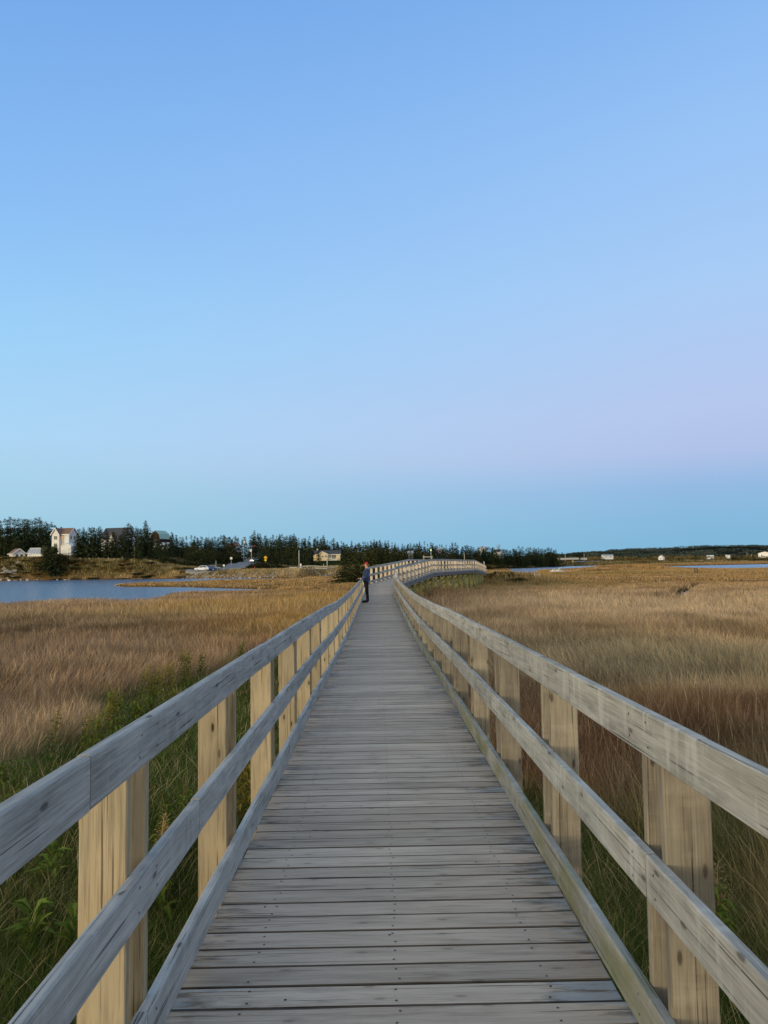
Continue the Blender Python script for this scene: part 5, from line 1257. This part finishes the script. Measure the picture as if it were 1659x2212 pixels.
# ------------------------------------------------------------------ little timber bridge over the channel
p = at(655, 1243, 226); Z0 = p.z; rt = empty('timber_bridge', (p.x, p.y, Z0)); tag(rt, 'little weathered timber bridge with two-rail sides over the channel mouth', 'bridge')
def tb(px, py, d): q = at(px, py, d); return Vector((q.x - p.x, q.y - p.y, q.z - Z0))
for px, a, b, d, s in ((626, 1224.5, 1238, 224, .2), (640.2, 1224, 1238, 224, .2), (643.6, 1225.5, 1245, 226, .24), (653.7, 1222, 1245, 226, .34), (664, 1221.5, 1241, 226, .26), (682, 1222.5, 1238, 227, .22), (685, 1223.5, 1238, 229, .2), (699, 1218, 1236, 233, .16), (706, 1222.5, 1238, 229, .2), (719, 1224, 1238, 231, .2), (730, 1226, 1238, 232, .2)):
    mb = MB(); mb.board(tb(px, b, d), tb(px, a, d), (1, 0, 0), s, s, 0); mb.build('post', M['pole_wood'] if px != 653.7 else M['beam_dark'], rt)
for (a, b, d0, d1) in (((626, 1226.2), (641, 1225.7), 223.8, 223.8), ((641, 1226), (654, 1223.4), 223.8, 225.8), ((654, 1223.2), (672, 1222.4), 225.8, 226), ((672, 1222.0), (706, 1224.2), 226, 227), ((706, 1224.5), (731, 1226.4), 228.5, 231), ((644, 1229), (672, 1228.5), 225.8, 226), ((672, 1228), (706, 1228.3), 226, 227), ((626, 1230.5), (641, 1229.5), 223.8, 223.8), ((706, 1229), (731, 1229.8), 228.5, 231)):
    mb = MB(); mb.board(tb(*a, d0) - Vector((0, .15, 0)), tb(*b, d1) - Vector((0, .15, 0)), UP, .26, .08, 0); mb.build('rail', M['pole_wood'], rt)
mb = MB(); mb.board(tb(642, 1238.5, 228), tb(730, 1237, 232), (0, 1, 0), 3.0, .25, 0); mb.build('deck', M['pole_wood'], rt)
mb = MB(); mb.board(tb(643, 1240.2, 226.4), tb(676, 1239.6, 226.6), UP, .5, .2, 0); mb.build('beam', M['beam_dark'], rt)
# ------------------------------------------------------------------ rocks
def rock_mesh(seed):
    rr = random.Random(seed); mb = MB(); vs = []; nth, nph = 7, 10
    for i in range(nth + 1):
        t = PI * i / nth
        for j in range(nph):
            a = 2 * PI * j / nph; r = 1 + .0 * i
            v = Vector((math.sin(t) * math.cos(a), math.sin(t) * math.sin(a), math.cos(t) * .75)); vs.append(v)
    cuts = [(Vector((rr.gauss(0, 1), rr.gauss(0, 1), rr.gauss(0, .8))).normalized(), rr.uniform(.42, .78)) for _ in range(11)]
    for v in vs:
        for n_, k in cuts:
            dd = v.dot(n_) - k
            if dd > 0: v -= n_ * dd
    fs = [(i * nph + j, (i + 1) * nph + j, (i + 1) * nph + (j + 1) % nph, i * nph + (j + 1) % nph) for i in range(nth) for j in range(nph)]
    mb.mesh(vs, fs); return mb
RK = {}
def rock(px, d, s, mat, label, group, dz=0, flat=1.0, name='boulder'):
    q = at(px, 1240, d); i = random.randrange(5); key = (i, mat)
    if key not in RK: o = rock_mesh(50 + i).build(name, M[mat]); RK[key] = o
    else: o = RK[key].copy(); COL.objects.link(o)
    o.name = name
    if 'group' in o: del o['group']
    tag(o, label, 'rock', group); o.location = (q.x, q.y, max(WATER - .1, gz1(q.x, q.y)) + dz); o.scale = (s * random.uniform(.8, 1.3), s * random.uniform(.8, 1.2), s * random.uniform(.7, 1.0) * flat); o.rotation_euler = (jit(.4), jit(.4), random.uniform(0, 6.28))
for i in range(225):
    px = random.uniform(395, 738)
    if 640 < px < 664: continue
    d0 = float(np.interp(px, [395, 417, 530, 640, 664, 738], [np.interp(on_plane(395, 1250, WATER).x, SHX, SHY)] + [np.interp(on_plane(a, 1249.5, WATER).x, SHX, SHY) for a in (417, 530, 640)] + [223, 222]))
    rock(px, d0 + random.uniform(-.3, 6.0), random.uniform(.25, .62), 'rock', 'grey boulder of the stone bank below the parking place and timber bridge', 'boulders of the stone bank')
for px in (418, 436, 445, 452, 458, 476, 482, 507, 519, 540, 561, 590):
    rock(px + jit(2), np.interp(on_plane(px, 1249.6, WATER).x, SHX, SHY) - .6, random.uniform(.4, .75), 'rock_white', 'pale stone lying at the waterline below the stone bank', 'pale stones at the waterline', flat=.4, name='pale_stone')
for i in range(34):
    px = random.uniform(-15, 150); dd = np.interp(on_plane(px, 1254, WATER).x, SHX, SHY)
    rock(px, dd + random.uniform(-.6, 1.5), random.uniform(.3, .7), random.choice(['rock', 'rock', 'rock_white']), 'small stone along the waterline under the grassy left bank', 'stones under the left bank', flat=.7, name='shore_stone')
for i in range(14):
    px = random.uniform(-5, 42); dd = np.interp(on_plane(px, 1254, WATER).x, SHX, SHY)
    rock(px, dd + random.uniform(2, 8), random.uniform(.8, 1.5), 'rock', 'grey slab of the bare rock patch on the left bank', 'slabs of the rock patch', flat=.6, name='rock_slab')
def driftwood(px, py, d, s, label, seed, n=9):
    rr = random.Random(seed); q = at(px, py, d); g = gz1(q.x, q.y); mb = MB()
    mb.tube([(-s, 0, .3 * s), (0, .1, .35 * s), (s * .9, 0, .25 * s)], [.1 * s, .16 * s, .07 * s], 7)
    for i in range(n):
        a = rr.uniform(0, 6.28); x = rr.uniform(-.8, .8) * s; L = rr.uniform(.4, .9) * s
        mb.tube([(x, 0, .3 * s), (x + math.cos(a) * L * .5, math.sin(a) * .3 * L, .45 * s + L * .25), (x + math.cos(a) * L, math.sin(a) * .5 * L, .4 * s + L * .55 * rr.random())], [.08 * s, .06 * s, .02 * s], 5)
    o = mb.build('driftwood', M['driftwood'], None, (q.x, q.y, g + .2)); tag(o, label, 'driftwood')
driftwood(1153, 1236, 150, .95, 'bleached branching driftwood root beside the right-hand water', 3, 16); driftwood(1205, 1234, 190, 1.9, 'long pale driftwood log lying on the marsh right of the branching root', 4, 3)
for px, l in ((1501, 'left dark stump standing in the right-hand marsh'), (1506, 'right dark stump standing in the right-hand marsh')):
    q = at(px, 1240, 175); mb = MB(); mb.tube([(0, 0, -.2), (.05, 0, .6), (.0, .05, 1.15)], [.16, .13, .12], 7); o = mb.build('stump', M['bark'], None, (q.x, q.y, gz1(q.x, q.y))); tag(o, l, 'stump')

# ------------------------------------------------------------------ the person at the rail
def skin_mesh(name, chains, mats, sub=2, parent=None, paint=None):
    """chains: list of (points, radii); the first point of a later chain may be an index tuple (chain, k) to branch from"""
    vs = []; es = []; rs = []; ids = []
    for pts, rad in chains:
        row = []
        for k, (p_, r_) in enumerate(zip(pts, rad)):
            if isinstance(p_, tuple) and len(p_) == 2: row.append(ids[p_[0]][p_[1]])
            else: vs.append(p_); rs.append(r_ if isinstance(r_, tuple) else (r_, r_)); row.append(len(vs) - 1)
            if k: es.append((row[k - 1], row[k]))
        ids.append(row)
    me = bpy.data.meshes.new(name + '_cage'); me.from_pydata(vs, es, []); o = bpy.data.objects.new(name + '_cage', me); COL.objects.link(o)
    sk = o.modifiers.new('skin', 'SKIN'); sk.use_smooth_shade = True
    for i, r_ in enumerate(rs): me.skin_vertices[0].data[i].radius = r_
    me.skin_vertices[0].data[0].use_root = True
    ss = o.modifiers.new('sub', 'SUBSURF'); ss.levels = sub; ss.render_levels = sub
    dg = bpy.context.evaluated_depsgraph_get(); nm = bpy.data.meshes.new_from_object(o.evaluated_get(dg)); nm.name = name
    bpy.data.objects.remove(o); bpy.data.meshes.remove(me)
    nm.materials.clear()
    for m_ in (mats if isinstance(mats, list) else [mats]): nm.materials.append(m_)
    if paint:
        for f in nm.polygons: f.material_index = paint(f.center)
    ob = bpy.data.objects.new(name, nm); COL.objects.link(ob)
    if parent: ob.parent = parent
    return ob
M['skin'] = plain('skin', (.56, .33, .24), .55, .08, 8); M['beanie'] = plain('red_knit', (.48, .03, .03), .9, .15, 40); M['beard'] = plain('brown_beard', (.19, .085, .045), .9, .2, 30)
m, nt, b = newmat('navy_quilted_jacket'); tc_ = N(nt, 'ShaderNodeTexCoord'); wv = N(nt, 'ShaderNodeTexWave'); wv.wave_type = 'BANDS'; wv.bands_direction = 'Z'; wv.inputs['Scale'].default_value = 5.2; wv.inputs['Distortion'].default_value = .6
nt.links.new(tc_.outputs['Object'], wv.inputs['Vector']); nt.links.new(ramp(nt, wv.outputs['Fac'], [(.0, (.012, .022, .07)), (.45, (.02, .04, .12)), (1, (.035, .065, .17))]), b.inputs['Base Color']); b.inputs['Roughness'].default_value = .42
bp_ = N(nt, 'ShaderNodeBump'); bp_.inputs['Strength'].default_value = .9; bp_.inputs['Distance'].default_value = .03; nt.links.new(wv.outputs['Fac'], bp_.inputs['Height']); nt.links.new(bp_.outputs[0], b.inputs['Normal']); M['jacket'] = m
M['trousers'] = plain('black_trousers', (.010, .010, .011), .9, .2, 6); M['boots'] = plain('black_boots', (.008, .008, .008), .6, .2, 10); M['eye'] = plain('dark_eye', (.03, .02, .015), .3, .1)
PD = 34.8; pf = at(791.5, 1297, PD); feet = deckz(PD) + .002
PX = float(pf.x)
body_ch = [([(0, 0, .95), (.0, 0, 1.10), (-.005, 0, 1.28), (.035, 0, 1.42), (.045, 0, 1.50), (.03, 0, 1.57), (.015, 0, 1.63), (0.0, 0, 1.70), (.012, 0, 1.76)], [(.10, .13), (.115, .145), (.125, .16), (.115, .165), (.075, .09), (.052, .055), (.075, .07), (.088, .078), (.065, .06)])]
def limb(side):
    s = side
    arm = ([(0, 3), (.055, s * .19, 1.45), (.055, s * .235, 1.30), (.0, s * .245, 1.14), (-.12, s * .22, 1.085), (-.235, s * .17, 1.075), (-.285, s * .15, 1.085)], [.1, .062, .05, .043, .036, .026, (.024, .042)])
    leg = ([(0, 0), (.005, s * .095, .88), (.02, s * .10, .70), (.03, s * .10, .50), (.05, s * .105, .30), (.06, s * .11, .09), (-.02, s * .12, .04), (-.115, s * .13, .035)], [.1, (.08, .082), .068, .054, .048, .036, .032, .022])
    return arm, leg
for s in (-1, 1): body_ch.extend(limb(s))
rootp = skin_mesh('person', body_ch, [M['skin']], 2)
# fingers and thumbs are rooted inside the palms and join the body mesh
def finger_mb(side):
    mb = MB(); s = side
    for k, (dy, L) in enumerate(((-.03, .062), (-.01, .07), (.011, .066), (.031, .052))):
        b_ = Vector((-.30, s * .15 + dy, 1.092)); mb.tube([b_, b_ + Vector((-L * .45, dy * .12, .006)), b_ + Vector((-L * .85, dy * .15, -.012)), b_ + Vector((-L * 1.0, dy * .15, -.036))], [.0095, .009, .0085, .006], 8)
    t0 = Vector((-.262, s * .15 - s * .035, 1.085)); mb.tube([t0, t0 + Vector((-.022, -s * .026, -.004)), t0 + Vector((-.055, -s * .034, -.014))], [.012, .0105, .007], 8)
    return mb
rootp.location = (PX, PD, feet)
tag(rootp, 'bearded person in red knit cap and navy quilted jacket leaning on the left handrail', 'person')
for s in (-1, 1): finger_mb(s).build('fingers', M['skin'], rootp)
jk = [([(0, 0, .87), (.0, 0, .98), (.0, 0, 1.12), (-.005, 0, 1.28), (.035, 0, 1.42), (.045, 0, 1.51), (.035, 0, 1.555)], [(.15, .185), (.15, .185), (.15, .18), (.155, .19), (.14, .19), (.088, .10), (.07, .075)])]
for s in (-1, 1): jk.append(([(0, 4), (.058, s * .195, 1.455), (.06, s * .245, 1.30), (.0, s * .255, 1.14), (-.12, s * .225, 1.088), (-.215, s * .178, 1.078)], [.1, .085, .07, .062, .052, .042]))
skin_mesh('jacket', jk, M['jacket'], 2, rootp)
tr = [([(0, 0, 1.08), (0, 0, .99), (0, 0, .90)], [(.125, .155), (.132, .165), (.13, .165)])]
for s in (-1, 1): tr.append(([(0, 2), (.005, s * .095, .80), (.018, s * .10, .66), (.03, s * .10, .48), (.05, s * .105, .28), (.06, s * .11, .07)], [.1, (.105, .105), .094, .078, .072, .068]))
skin_mesh('trousers', tr, M['trousers'], 2, rootp)
for s in (-1, 1): skin_mesh('boot', [([(.065, s * .11, .22), (.065, s * .11, .12), (.055, s * .115, .062), (-.05, s * .125, .056), (-.15, s * .135, .05), (-.20, s * .137, .042)], [.07, .074, .064, .058, .052, .04])], M['boots'], 2, rootp)
# head: cap, beard, nose, ears and eyes; the face is tilted up and turned towards the viewer's left
hd = empty('head_tilt', (0, 0, 0))
bpy.data.objects.remove(hd)
skin_mesh('knit_cap', [([(.03, .0, 1.70), (.025, 0, 1.745), (.02, 0, 1.79), (.016, 0, 1.815)], [(.08, .08), (.108, .098), (.085, .078), .035])], M['beanie'], 2, rootp)
skin_mesh('beard', [([(-.045, -.035, 1.655), (-.055, -.02, 1.625), (-.05, .02, 1.625), (-.035, .045, 1.655)], [.03, .036, .036, .03])], M['beard'], 2, rootp)
fm = MB(); fm.tube([(-.076, -.045, 1.715), (-.100, -.055, 1.69), (-.098, -.055, 1.68), (-.08, -.045, 1.672)], [.008, .014, .015, .006], 8); fm.build('nose', M['skin'], rootp)
for y_ in (-.078, .082): fm = MB(); fm.tube([(.02, y_, 1.66), (.03, y_ * 1.12, 1.69), (.02, y_ * 1.1, 1.715)], [.010, .016, .010], 7); fm.build('ear', M['skin'], rootp)
for a_, y_ in ((-.060, -.063), (-.085, -.010)): fm = MB(); fm.tube([(a_ + .006, y_, 1.712), (a_ - .006, y_ - .004, 1.712)], .0095, 8); fm.build('eye', M['eye'], rootp)
fm = MB(); fm.tube([(-.070, -.058, 1.645), (-.088, -.036, 1.643), (-.090, -.012, 1.645)], [.005, .008, .005], 6); fm.build('mouth', plain('lips', (.40, .16, .13), .5), rootp)
